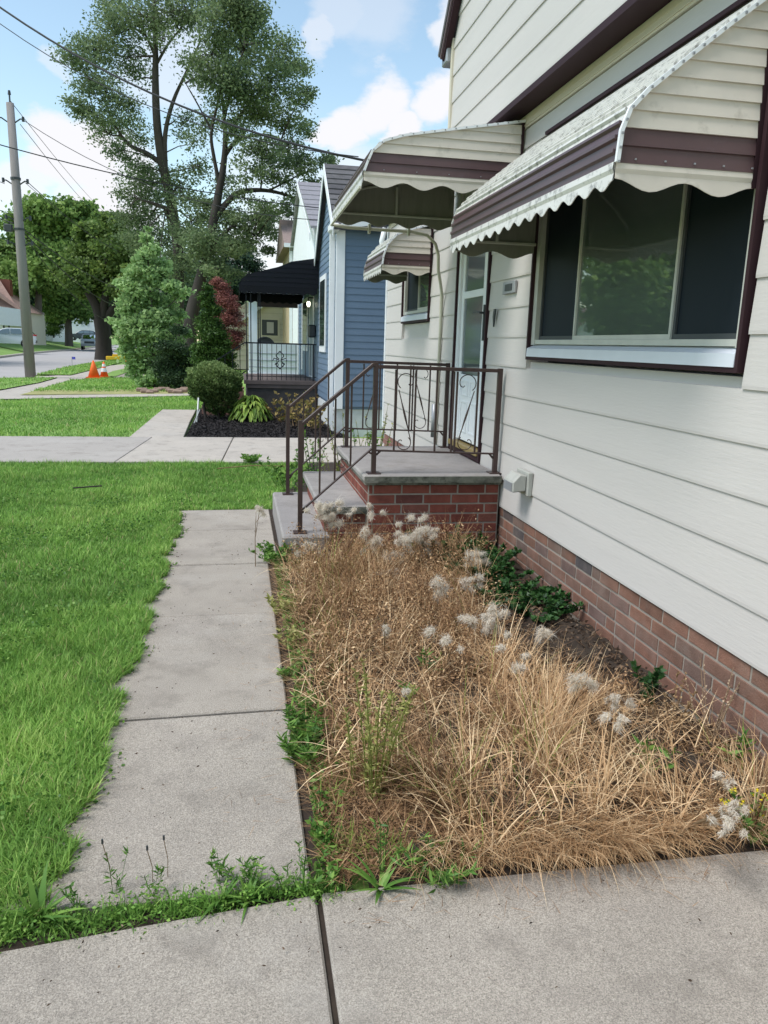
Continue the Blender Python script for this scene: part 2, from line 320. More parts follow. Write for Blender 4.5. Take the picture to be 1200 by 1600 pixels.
for i in range(len(xs)-1):
    a=(xs[i][0]+.006,xs[i][1]+.006); b=(xs[i+1][0]-.006,xs[i+1][1]-.006)
    slab(dw,d4(a,b),.004+.002*(i%2),concrete if i<3 else concrete2)
    if i<3: dw.children[-1].data.materials[0]=mat('aged_concrete',(.37,.335,.30),.9,.08,1.2,.6,100,stain=(1.2,.5,.8,(.25,.23,.21),.4))
nw=thing('neighbour_walk',(-1.3,15.5,0),None,None); nw['kind']='structure'
slab(nw,[(-1.80,13.165),(-.93,13.165),(-.98,15.8),(-1.78,15.8)],.004,concrete2)
slab(nw,[(-1.78,15.81),(-.98,15.81),(-1.0,18.4),(-1.76,18.4)],.006,concrete2)
sheet('driveway_apron_soil',[(.3,7.3),(9,7.3),(9,10.45),(.95,10.45)],-.015,soil)
sheet('mulch_bed',[(-.90,13.17),(1.9,13.17),(1.9,19),(-.95,19)],.0,mulchm)
P=lambda *q:[tuple(g(*a))[:2] for a in q]
road=[(-120,592),(0,589),(42,589),(60,584),(92,576),(128,568.5),(156,565),(183,561),(210,556),(245,549),(309,544.5),(420,544.5),(420,539),(309,535.5),(250,535.5),(194,538),(183,539),(128,545),(103,547.5),(55,552),(0,559),(-120,572)]
sheet('road',P(*road),-.03,asphalt)
# near side public walk, verge, drive strips
sheet('public_sidewalk',P((-60,622),(36,619),(70,606),(118,594),(165,583),(205,577),(205,568),(165,571),(120,578),(92,585.5),(50,588),(-60,592.5)),-.022,concrete2)
def lawn(name,pts,z=0): return sheet(name,P(*pts),z,farlawn)
lawn('verge_grass_ground',[(-60,592),(0,590.5),(90,589.8),(60,598),(0,609),(-60,612)],.01)
lawn('verge_grass_ground',[(57,585),(110,586),(143,578),(205,562),(205,559),(183,561),(156,564.5),(128,568.5),(92,576)],.01)
lawn('verge_grass_ground',[(158,588),(176,580),(205,574),(206,579),(180,588.5)],.01)
sheet('gravel_patch',P((176,590),(186,582),(206,578),(240,590)),-.01,mat('gravel',(.30,.26,.22),1,.4,12,1,20))
lawn('middle_lawn',[(48,612),(80,602),(112,593.5),(170,590),(320,590),(340,613)],.0)
sheet('dry_strip',P((30,617),(60,609.5),(345,608),(345,615.5)),.006,mat('pale_dry_grass',(.30,.29,.12),1,.25,3,.8,30))
sheet('drive_strip',P((-40,622.5),(36,618.5),(345,615),(345,618),(-40,625)),.012,concrete2)
lawn('neighbour_lawn',[(-60,625.5),(345,618.5),(345,640),(253,640.5),(200,684),(-60,692)],-.01)
# far side of the street: lawns rise gently towards the houses
mb=MB()
near=[g(*q) for q in [(-160,575),(0,559),(55,552),(103,547.5),(128,545),(183,539),(194,538),(250,535.3)]]
for i in range(len(near)-1):
    a,b=near[i],near[i+1]; h=Vector((-1,.15,0)).normalized()
    A=[(a.x,a.y,-.04)]; prev_=(a,b)
    for (d0,z0),(d1,z1) in [((0,-.03),(.35,.1)),((.35,.1),(2.3,.5)),((2.3,.5),(6,1.0)),((6,1),(15,1.45)),((15,1.45),(400,1.9))]:
        p=[a+h*d0,b+h*d0,b+h*d1,a+h*d1]; mb.quad((p[0].x,p[0].y,z0),(p[1].x,p[1].y,z0),(p[2].x,p[2].y,z1),(p[3].x,p[3].y,z1))
mb.build('far_lawn',farlawn,kind='structure')
mb=MB()
for i in range(len(near)-1):
    a,b=near[i],near[i+1]; w=Vector((-.3,.05,0)); mb.extr([(a.x,a.y,-.03),(b.x,b.y,-.03),(b.x+w.x,b.y+w.y,-.03),(a.x+w.x,a.y+w.y,-.03)],(0,0,.14))
mb.build('street_kerb',concrete2,kind='structure')
def farz(x,y): # height of the far lawn near x,y
    best=1e9
    for a,b in zip(near[:-1],near[1:]):
        e=(b-a).normalized(); t=max(0,min((b-a).length,(Vector((x,y,0))-a).dot(e))); best=min(best,(Vector((x,y,0))-a-e*t).length)
    return .1+.65*min(best,14)/14
# garden bed
bx=np.linspace(.21,1.99,40); by=np.linspace(1.94,5.55,70); X,Y=np.meshgrid(bx,by,indexing='ij')
Z=.0+.035*vnoise(X,Y,9,3)+.03*vnoise(X,Y,25,4)-.02+.05*np.clip((X-.25)/.5,0,1); Z=np.where((X<.24)|(Y<2.02),np.minimum(Z,-.004),Z)
V=np.stack([X,Y,Z],-1).reshape(-1,3); I=np.arange(40*70).reshape(40,70); Fq=np.stack([I[:-1,:-1],I[1:,:-1],I[1:,1:],I[:-1,1:]],-1).reshape(-1,4)
link('garden_soil',npmesh('garden_soil',V,[Fq],soil,smooth=True),kind='structure')
def bedz(x,y): return 0.0
# ------------------------------------------------------------------ HOUSE
WX=2.0; UX=1.845; PITCHZ=.2145; Z0=.396
hs=thing('cream_house',(3.6,4,0),'cream sided house with brown trim and striped awnings beside the dry garden bed','house')
def board(parent,X,y0,y1,z0,h,m,proud=.012,y0t=None,y1t=None,name='siding_board'):
    y0t=y0 if y0t is None else y0t; y1t=y1 if y1t is None else y1t
    if y1-y0<.01: return
    mb=MB(); sec=[(X-proud,0),(X-proud-.001,.014),(X-.004,1),(X+.02,1),(X+.02,0)]
    b=len(mb.v)
    for ye,yt in ((y0,y0t),(y1,y1t)):
        for xx,t in sec: 
            z=z0+(h*t if t in(0,1) else t); mb.v.append((xx,ye+(yt-ye)*(z-z0)/h,z))
    n=5; mb.f+=[(0,1,2,3,4),(9,8,7,6,5)]+[(i,n+i,n+(i+1)%n,(i+1)%n) for i in range(n)]
    mb.build(name,m,parent)
opens=[(2.80,5.215,1.515,2.80),(6.13,7.10,.60,2.80),(8.13,9.55,1.855,2.70)]
YA,YB=-3.0,10.60
r=0; z=Z0
while z<3.09:
    h=min(PITCHZ,3.10-z); segs=[(YA,YB)]
    for a,b,c,d in opens:
        if c<z+h-.03 and d>z+.03:
            ns=[]
            for s0,s1 in segs:
                if b<=s0 or a>=s1: ns.append((s0,s1))
                else:
                    if a>s0: ns.append((s0,a))
                    if b<s1: ns.append((b,s1))
            segs=ns
    for s0,s1 in segs: board(hs,WX+random.uniform(-.001,.001),s0,s1,z,h+(.0 if h==PITCHZ else 0),cream)
    z+=PITCHZ
# sheathing behind the boards with real openings
mb=MB(); ys=sorted({YA,YB}|{v for o in opens for v in o[:2]}); zs=sorted({.35,3.2}|{v for o in opens for v in o[2:]})
for i in range(len(ys)-1):
    for j in range(len(zs)-1):
        yc=(ys[i]+ys[i+1])/2; zc=(zs[j]+zs[j+1])/2
        if not any(a<yc<b and c<zc<d for a,b,c,d in opens): mb.box(WX+.021,WX+.15,ys[i],ys[i+1],zs[j],zs[j+1])
mb.build('wall',cream,hs)
mb=MB(); mb.box(WX+.6,WX+.62,YA,YB,.35,3.2); mb.box(WX+.15,7.2,YB-.12,YB,.35,3.2); mb.box(WX+.15,7.2,YA,YA+.12,.35,3.2); mb.box(7.08,7.2,YA+.12,YB-.12,.35,3.2); mb.build('wall',cream,hs)
MB().box(WX-.024,WX+.05,10.60,10.66,.38,3.15).build('corner_trim',wtrim,hs)
MB().box(WX-.018,WX+.02,YA,YB,3.105,3.19).build('frieze',creamtrim,hs)
MB().box(WX-.024,WX-.016,YA,10.6,3.118,3.125).box(WX-.020,WX-.014,YA,10.6,3.15,3.155).build('frieze_bead',creamtrim,hs)
MB().box(UX+.004,WX+.3,YA,7.02,3.195,3.215).build('soffit',brown,hs)
MB().box(UX-.022,UX+.003,YA,7.04,3.185,3.225).build('drip_edge',brown,hs)
# upper storey (gable end over the overhang)
z=3.228
def yb(z): return 7.02 if z<4.16 else 7.02-(z-4.16)/1.12
while z<7.4:
    h=PITCHZ; board(hs,UX,YA,yb(z),z,h,cream,y1t=yb(z+h)); z+=PITCHZ
mb=MB(); mb.extr([(UX+.021,YA,3.216),(UX+.021,7.0,3.216),(UX+.021,7.0,4.15),(UX+.021,3.9,7.6),(UX+.021,YA,7.6)],(.12,0,0)); mb.build('wall',cream,hs)
mb=MB(); mb.box(UX+.15,7,6.9,7.0,3.3,4.2); mb.build('wall',cream,hs)
MB().box(UX-.024,UX+.05,7.0,7.055,3.23,4.17).build('corner_trim',creamtrim,hs)
def rake(x0,x1,off0,off1,m,name):
    # strip that runs up the gable at slope 1.12
    d=Vector((0,-1,1.12)).normalized(); nrm=Vector((0,1.12,1)).normalized(); a=Vector((0,7.14,4.03)); b=a+d*5.4
    mb=MB(); mb.extr([(x0,*(a+nrm*off0)[1:]),(x0,*(b+nrm*off0)[1:]),(x0,*(b+nrm*off1)[1:]),(x0,*(a+nrm*off1)[1:])],(x1-x0,0,0)); mb.build(name,m,hs)
rake(UX-.075,UX-.02,-.005,.06,brown,'rake_board'); rake(UX-.09,UX-.076,.03,.055,mat('rake_light',(.13,.09,.10),.5),'rake_edge')
rake(UX-.10,7,.062,.10,shingle,'roof')
MB().box(UX-.06,UX+.3,7.06,7.22,4.0,4.12).build('gutter',metal,hs,bevel=.01)
mb=MB(); mb.extr([(WX-.06,7.06,3.16),(WX+1.6,7.06,4.1),(WX+1.6,7.06,4.14),(WX-.06,7.06,3.2)],(0,3.7,0)); mb.build('roof',shingle,hs)
# brick base : stretcher bond, course pitch .0765, only the wall the camera sees
CP=.0765; BL=.222; 
mb=MB(); mb.box(WX+.003,WX+.2,YA,YB,-.1,.385).build('mortar_bed',mortar,hs)
bm_cache={}
def brick(parent,axis,c,l,h,d,m,key):
    k=(key,round(l,2))
    if k not in bm_cache:
        b=MB(); 
        if axis=='y': b.box(-d/2,d/2,-l/2,l/2,-h/2,h/2)
        else: b.box(-l/2,l/2,-d/2,d/2,-h/2,h/2)
        bm_cache[k]=b.mesh('brick',m,bevel=.0025)
    o=link('brick',bm_cache[k],parent); o.location=Vector(c)+(-Vector(parent.location)); o.matrix_parent_inverse=Matrix.Identity(4)
    o.rotation_euler=(random.uniform(-.004,.004),random.uniform(-.004,.004),random.uniform(-.004,.004)); return o
nb=0; stuffb=MB()
for k in range(5):
    zt=.387-k*CP; zc=zt-.0335; y=1.86+(.111 if k%2 else 0)+random.uniform(-.02,.02); 
    while y<5.575:
        l=BL if random.random()>.12 else .107
        l=min(l,5.64-y-.005) if y+l>5.63 else l
        if l>.05: brick(hs,'y',(WX+.018+random.uniform(-.001,.002),y+l/2,zc),l-.013,.0640,.04,bricks_w,'w'); nb+=1
        y+=l
for k in range(5):
    y=-1.2+(.11 if k%2 else 0)
    while y<1.8: stuffb.box(WX-.002,WX+.03,y,y+.21,.387-k*CP-.066,.387-k*CP); y+=.2215
    y=7.25+(.11 if k%2 else 0)
    while y<10.5: stuffb.box(WX-.002,WX+.03,y,y+.21,.387-k*CP-.066,.387-k*CP); y+=.2215
stuffb.build('brick_course',mat('wall_brick_far',(.2,.1,.08),.9,.3,8),hs,kind='stuff')
# ---- windows
def window(y0,y1,z0,z1,panes,depth=.05,name='window'):
    f=MB(); X=WX
    fr=MB(); t=.022
    fr.box(X-.03,X+.02,y0,y0+t,z0,z1).box(X-.03,X+.02,y1-t,y1,z0,z1).box(X-.03,X+.02,y0+t,y1-t,z0,z0+t).box(X-.03,X+.02,y0+t,y1-t,z1-t,z1)
    w=fr.build(name,brown,hs)
    a=t; fr=MB(); 
    zb=z0+.10
    fr.box(X-.005,X+.06,y0+a,y0+a+.045,zb,z1-a).box(X-.005,X+.06,y1-a-.06,y1-a,zb,z1-a).box(X-.005,X+.06,y0+a,y1-a,z1-a-.04,z1-a)
    fr.build('frame',alum,w)
    MB().extr([(X-.035,y0+a,z0+a),(X-.032,y0+a,z0+a+.055),(X+.03,y0+a,z0+.105),(X+.03,y0+a,z0+a)],(0,y1-y0-2*a,0)).build('sill',sillblue,w)
    MB().box(X+.0,X+.055,y0+a+.003,y1-a-.003,z0+.106,z0+.135).build('sill_rail',alum,w)
    for (pa,pb,kind) in panes:
        e=.018; s=MB(); xx=X+.028 if kind=='glass' else X+.038
        s.box(xx-.014,xx+.014,pa,pa+e,z0+.136,z1-a-.041).box(xx-.014,xx+.014,pb-e,pb,z0+.136,z1-a-.041).box(xx-.014,xx+.014,pa+e,pb-e,z0+.136,z0+.136+e*1.3).box(xx-.014,xx+.014,pa+e,pb-e,z1-a-.041-e,z1-a-.041)
        s.build('sash',alum if kind=='glass' else mat('grey_sash',(.06,.065,.07),.5),w)
        MB().box(xx-.002,xx+.002,pa+e,pb-e,z0+.136+e,z1-a-.06).build('pane' if kind=='glass' else 'screen',pane if kind=='glass' else screen,w)
    return w
window(2.82,5.19,1.53,2.78,[(2.89,3.42,'scr'),(3.42,4.53,'glass'),(4.53,5.10,'scr')])
window(8.14,9.54,1.865,2.69,[(8.21,8.83,'glass'),(8.83,9.45,'scr')])
# ---- door (storm door with panelled lower half)
dr=MB().box(WX-.03,WX+.03,6.135,6.165,.60,2.78).box(WX-.03,WX+.03,7.065,7.095,.60,2.78).box(WX-.03,WX+.03,6.165,7.065,2.75,2.78).build('door',brown,hs)
MB().box(WX-.01,WX+.05,6.166,6.215,.70,2.748).box(WX-.01,WX+.05,7.01,7.064,.70,2.748).box(WX-.01,WX+.05,6.215,7.01,2.70,2.748).build('frame',wtrim,dr)
XD=WX+.012
mb=MB(); mb.box(XD,XD+.035,6.218,6.375,.765,2.698).box(XD,XD+.035,6.945,7.007,.765,2.698).box(XD,XD+.035,6.375,6.945,2.03,2.09).box(XD,XD+.035,6.375,6.945,2.62,2.698).box(XD+.006,XD+.03,6.375,6.945,.765,1.36)
mb.build('door_panel',wtrim,dr,bevel=.003)
mb=MB()
for a,b,c,d in [(6.43,6.62,.84,1.12),(6.69,6.89,.84,1.12),(6.43,6.62,1.17,1.31),(6.69,6.89,1.17,1.31)]:
    e=.014
    mb.box(XD-.001,XD+.007,a,b,c,c+e).box(XD-.001,XD+.007,a,b,d-e,d).box(XD-.001,XD+.007,a,a+e,c+e,d-e).box(XD-.001,XD+.007,b-e,b,c+e,d-e)
mb.build('panel_moulding',wtrim,dr)
MB().box(XD+.012,XD+.016,6.375,6.945,1.36,2.03).build('lower_glass',doorglass,dr); MB().box(XD+.012,XD+.016,6.375,6.945,2.09,2.62).build('upper_glass',doorglass,dr)
MB().box(WX-.045,WX+.05,6.166,7.064,.70,.745).build('threshold',brass,dr,bevel=.004); MB().box(WX-.028,WX+.04,6.166,7.064,.652,.698).build('door_step',brown,dr)
MB().box(XD-.022,XD-.001,6.255,6.285,1.66,1.95).tube([(XD-.02,6.27,1.885),(XD-.055,6.27,1.885),(XD-.06,6.30,1.888),(XD-.06,6.43,1.89)],.009,6).build('door_handle',darkmetal,dr)
# small fittings
MB().box(WX-.032,WX-.010,5.50,5.76,2.0,2.088).build('letter_plate',metal,hs,bevel=.004); MB().box(WX-.036,WX-.0321,5.55,5.70,2.02,2.068).build('letter_flap',darkmetal,hs)
mb=MB(); mb.extr([(WX-.022,5.90,1.90),(WX-.022,5.94,1.90),(WX-.022,5.955,1.84),(WX-.022,5.93,1.765),(WX-.022,5.915,1.84)],(-.012,0,0)); mb.build('latch_plate',darkmetal,hs)
# dryer vent hood
mb=MB(); mb.box(WX-.05,WX-.012,4.93,5.16,.60,.77).build('vent_hood',mat('vent_plastic',(.36,.36,.33),.5,.1,14),hs,bevel=.006)
mb=MB(); mb.extr([(WX-.051,4.95,.745),(WX-.10,4.95,.755),(WX-.15,4.95,.70),(WX-.15,4.95,.625),(WX-.051,4.95,.635)],(0,.19,0)); mb.build('vent_cover',mat('vent_plastic',(.36,.36,.33),.5),hs,bevel=.008)
mb=MB(); mb.box(WX-.155,WX-.151,4.965,5.125,.63,.692); mb.build('vent_flap',metal,hs)
# ---- awnings
def awning(X0,prof,Yn,Yf,zb,zv,brown_z,nrib,label):
    """prof: list (x,z) from wall down to the front lip; zb front lip z; zv valance bottom"""
    aw=None
    # roof ribs: interlocking pans that run along y, stepped
    def samp(n):
        pts=[Vector((x,0,z)) for x,z in prof]; L_=[0]
        for a,b in zip(pts[:-1],pts[1:]): L_.append(L_[-1]+(b-a).length)
        res=[]
        for i in range(n+1):
            s=L_[-1]*i/n
            for j in range(len(pts)-1):
                if s<=L_[j+1]+1e-9: t=(s-L_[j])/(L_[j+1]-L_[j]); res.append(pts[j].lerp(pts[j+1],t)); break
        return res
    q=samp(nrib); first=True; pans=[]
    for i in range(nrib):
        a,b=q[i],q[i+1]; t=(b-a).normalized(); n=Vector((-abs(t.z),0,abs(t.x))) ; n=Vector((t.z,0,-t.x)); n=n if n.z>0 or n.x<0 else -n
        if n.x>0: n=-n
        if n.z<0 and abs(n.z)>.2: n=-n
        mb=MB(); e=.016
        sec=[a+n*.002,a+n*e,a.lerp(b,.25)+n*e,a.lerp(b,.4)+n*.004,b+n*.004,b-n*.004,a-n*.004]
        mb.extr([(p.x,Yn+.004,p.z) for p in sec],(0,Yf-Yn-.008,0))
        zc=(a.z+b.z)/2; m=aw_brown if brown_z[0]<zc<brown_z[1] else aw_white
        if first: aw=o_=mb.build('awning',m,hs,label=label); first=False
        else: o_=mb.build('roof_pan',m,aw)
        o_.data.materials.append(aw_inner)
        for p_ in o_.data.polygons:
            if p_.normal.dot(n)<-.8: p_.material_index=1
    # side panels made of horizontal lapped slats
    zt=prof[0][1]
    def xat(z):
        pr=prof[::-1]
        if z<=pr[0][1]: return pr[0][0]
        for (x0,z0),(x1,z1) in zip(pr[:-1],pr[1:]):
            if z0<=z<=z1: return x0+(x1-x0)*(z-z0)/(z1-z0+1e-9)
        return prof[0][0]
    for side,Y in ((0,Yn),(1,Yf)):
        z=zb; k=0; sp=.062; s=-1 if side==0 else 1
        while z<zt-.02:
            z1=min(z+sp,zt-.003); xa=xat(z)+.006; xb=xat(z1)+.006
            mm=aw_brown if z+.5*sp<brown_z[1] else aw_cream
            if WX-xb>.03:
                mb=MB(); 
                for yy,dd in ((Y,0),):
                    lo=[(xa,Y+s*.010,z),(WX-.03,Y+s*.010,z)]; hi=[(xb,Y+s*.001,z1),(WX-.03,Y+s*.001,z1)]
                    lo2=[(xa,Y-s*.004,z),(WX-.03,Y-s*.004,z)]; hi2=[(xb,Y-s*.004,z1),(WX-.03,Y-s*.004,z1)]
                    mb.quad(lo[0],lo[1],hi[1],hi[0]); mb.quad(lo2[0],lo2[1],hi2[1],hi2[0]); mb.quad(lo[0],lo[1],lo2[1],lo2[0]); mb.quad(hi[0],hi[1],hi2[1],hi2[0]); mb.quad(lo[0],hi[0],hi2[0],lo2[0]); mb.quad(lo[1],hi[1],hi2[1],lo2[1])
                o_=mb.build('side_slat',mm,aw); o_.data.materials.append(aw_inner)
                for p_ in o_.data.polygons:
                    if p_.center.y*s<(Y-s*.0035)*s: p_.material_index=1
            z=z1
        # edge strip along the curve with rivets
        mb=MB(); pp=[Vector((x,Y+s*.014,z)) for x,z in prof]
        mb.tube(pp,.011,4); mb.build('edge_strip',wtrim if side==0 else alum,aw)
    # rivets on the near side
    for i in range(1,len(q)): MB().box(q[i].x-.004,q[i].x+.004,Yn-.030,Yn-.024,q[i].z-.004,q[i].z+.004).build('rivet',metal,aw)
    for i in range(5):
        x=X0+(WX-X0)*(.12+.2*i); MB().box(x-.003,x+.003,Yn-.016,Yn-.010,zb+.012,zb+.018).build('rivet',metal,aw)
    # valances (scalloped)
    def val(p0,p1,w,n,out):
        d=(p1-p0); Ln=d.length; d.normalize(); nf=max(2,int(round(Ln/w)))*10; ver=[];mbv=MB(); o=Vector(out)
        for i in range(nf+1):
            s=Ln*i/nf; ph=s/(Ln/(nf/10))*2*PI; zz=zv+(.020 if abs(out[1])>.5 else .014)*math.cos(ph)+.0
            p=p0+d*s; mbv.v+=[tuple(Vector((p.x,p.y,zb+.004))+o*.007),tuple(Vector((p.x,p.y,zb-.02))+o*.010),tuple(Vector((p.x,p.y,zb-.036))+o*.004),tuple(Vector((p.x,p.y,zz+.004))+o*.007),tuple(Vector((p.x,p.y,zz))+o*.007),tuple(Vector((p.x,p.y,zz))+o*.003),tuple(Vector((p.x,p.y,zb+.004))+o*.002)]
        for i in range(nf):
            for j in range(7): mbv.f.append((i*7+j,(i+1)*7+j,(i+1)*7+(j+1)%7,i*7+(j+1)%7))
        return mbv
    cr=aw_cream
    val(Vector((X0,Yn,0)),Vector((WX-.03,Yn,0)),.27,0,(0,-1,0)).build('valance',cr,aw)
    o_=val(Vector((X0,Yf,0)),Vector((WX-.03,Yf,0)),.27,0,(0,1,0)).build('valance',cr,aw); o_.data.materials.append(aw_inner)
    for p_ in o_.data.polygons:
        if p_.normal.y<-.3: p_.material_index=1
    val(Vector((X0,Yn,0)),Vector((X0,Yf,0)),.155 if Yf-Yn>1.5 else .12,0,(-1,0,0)).build('valance',aw_white,aw)
    # frame inside
    fr=MB(); fr.tube([(X0+.02,Yn+.02,zb+.0),(X0+.02,Yf-.02,zb+.0)],.011,6); 
    for Y in (Yn+.02,Yf-.02):
        fr.tube([(X0+.02,Y,zb),(WX-.03,Y,zb)],.011,6); fr.tube([(x+.02,Y,z-.02) for x,z in prof[1:]],.010,6); xm=(X0+WX)/2; fr.tube([(xm,Y,zb),(xm,Y,min(z for x,z in prof if x>=xm-.3)-.0)],.014,4)
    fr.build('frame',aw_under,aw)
    MB().box(WX-.04,WX-.021,Yn-.01,Yn+.012,zv+.02,zt).build('wall_channel',brown,aw)
    return aw
PB=[(2.0,2.945),(1.93,2.895),(1.79,2.79),(1.61,2.645),(1.49,2.545),(1.425,2.475),(1.398,2.40),(1.391,2.29)]
awning(1.391,PB,2.865,5.16,2.29,2.215,(2.2,2.42),19,'large awning over the picture window')
MB().box(WX-.032,WX-.012,2.5,5.10,2.963,2.982).build('head_flashing',brown,hs)
PC=[(2.0,3.155),(1.5,3.068),(1.13,3.0),(.985,2.955),(.905,2.885),(.868,2.80),(.852,2.755)]
cn=awning(.85,PC,5.53,7.28,2.755,2.675,(2.76,2.885),17,'door canopy over the front stoop')
PS=[(2.0,2.835),(1.74,2.765),(1.605,2.71),(1.51,2.61),(1.47,2.50),(1.458,2.41)]
awning(1.456,PS,8.1,9.26,2.41,2.335,(2.35,2.525),11,'small awning over the far window')
# canopy pipe support that bends down to the wall
pts=[(.84,7.33,2.66),(1.0,7.34,2.645),(1.3,7.34,2.64),(1.6,7.35,2.64),(1.75,7.37,2.62),(1.84,7.40,2.55),(1.88,7.43,2.45),(1.89,7.45,2.32),(1.93,7.5,2.2),(1.965,7.55,2.08),(1.97,7.58,1.9),(1.97,7.6,.62)]
MB().tube(pts,.0155,8).build('canopy_pipe',pipem,hs,smooth=True)
MB().tube([(.84,7.33,2.655),(.84,5.6,2.665)],.011,6).box(1.18,1.20,7.30,7.36,2.60,2.68).box(1.55,1.57,7.30,7.36,2.60,2.68).build('pipe_clip',pipem,hs)
MB().tube([(1.975,7.66,2.2),(1.976,7.64,1.6),(1.976,7.62,.9)],.006,5).build('cable',creamtrim,hs)
MB().tube([(1.98,7.72,.68),(1.98,7.72,1.02)],.03,8).build('conduit',metal,hs,smooth=True)
MB().tube([(1.98,7.9,.50),(1.9,7.9,.50),(1.86,7.9,.46)],.015,6).build('spigot',mat('red_valve',(.35,.07,.04),.6),hs)
e=[aX(592,352,1.9),]; 
cx,cy,cz=1.93,10.58,2.98
MB().tube([(cx,cy,3.12),(cx-.04,cy,2.95),(cx-.01,cy,2.83),(cx+.06,cy,2.76),(cx+.1,cy,2.76)],.035,8).build('downspout',wtrim,hs,smooth=True)
# ------------------------------------------------------------------ STOOP
st=thing('brick_stoop',(1.4,6.4,0),'red brick stoop with a worn concrete slab and two concrete steps at the front door','stoop')
mb=MB(); mb.box(.90,1.975,5.53,7.22,.60,.65); mb.build('slab',stoopc,st,bevel=.012)
mb=MB(); mb.box(.915,1.974,5.545,7.2,.575,.598); mb.build('slab_bed',stoopside,st)
# mossy rim 3 mm proud of the slab edge
mb=MB(); mb.box(.905,1.972,5.522,5.529,.594,.643); mb.build('slab_edge',stoopside,st)
MB().box(.946,1.974,5.580,7.205,-.05,.574).build('mortar_bed',mortar,st)
MB().box(.30,.66,5.52,7.26,-.06,.198).build('step',stoopc,st,bevel=.014)
MB().box(.585,.955,5.62,7.24,.34,.402).build('step',stoopc,st,bevel=.012)
MB().box(.632,.945,5.646,7.21,-.05,.338).build('mortar_bed',mortar,st)
MB().box(.59,.95,5.612,5.619,.342,.395).build('step_edge',stoopside,st)
def course_x(parent,x0,x1,Y,zc,off,d=.03):
    x=x1; first=True
    k=off
    while x>x0+.02:
        l=BL-.002 if not first else off; first=False
        if l<.03: l=BL
        l=min(l,x-x0)
        if l>.035: brick(parent,'x',(x-l/2,Y+random.uniform(-.001,.0015),zc),l-.013,.0640,d,bricks_s,'sx')
        x-=l
for k in range(8):
    zc=.573-.0385-k*CP+.002; course_x(st,.945,1.972,5.590,zc,.111 if k%2==0 else .16 if k!=4 else .05)
for k in range(5):
    zc=.338-.036-k*CP; course_x(st,.632,.943,5.656,zc,.111 if k%2==0 else .215)
def course_y(parent,y0,y1,X,zc,off):
    y=y0; first=True
    while y<y1-.03:
        l=off if first else BL; first=False; l=min(l,y1-y)
        if l>.04: brick(parent,'y',(X+random.uniform(-.001,.001),y+l/2,zc),l-.013,.0640,.03,bricks_s,'sy')
        y+=l
for k in range(3): course_y(st,5.606,7.2,.956,.573-.0365-k*CP,.111 if k%2 else .222)
for k in range(2): course_y(st,5.67,7.2,.642,.300-k*CP,.111 if k%2 else .222)
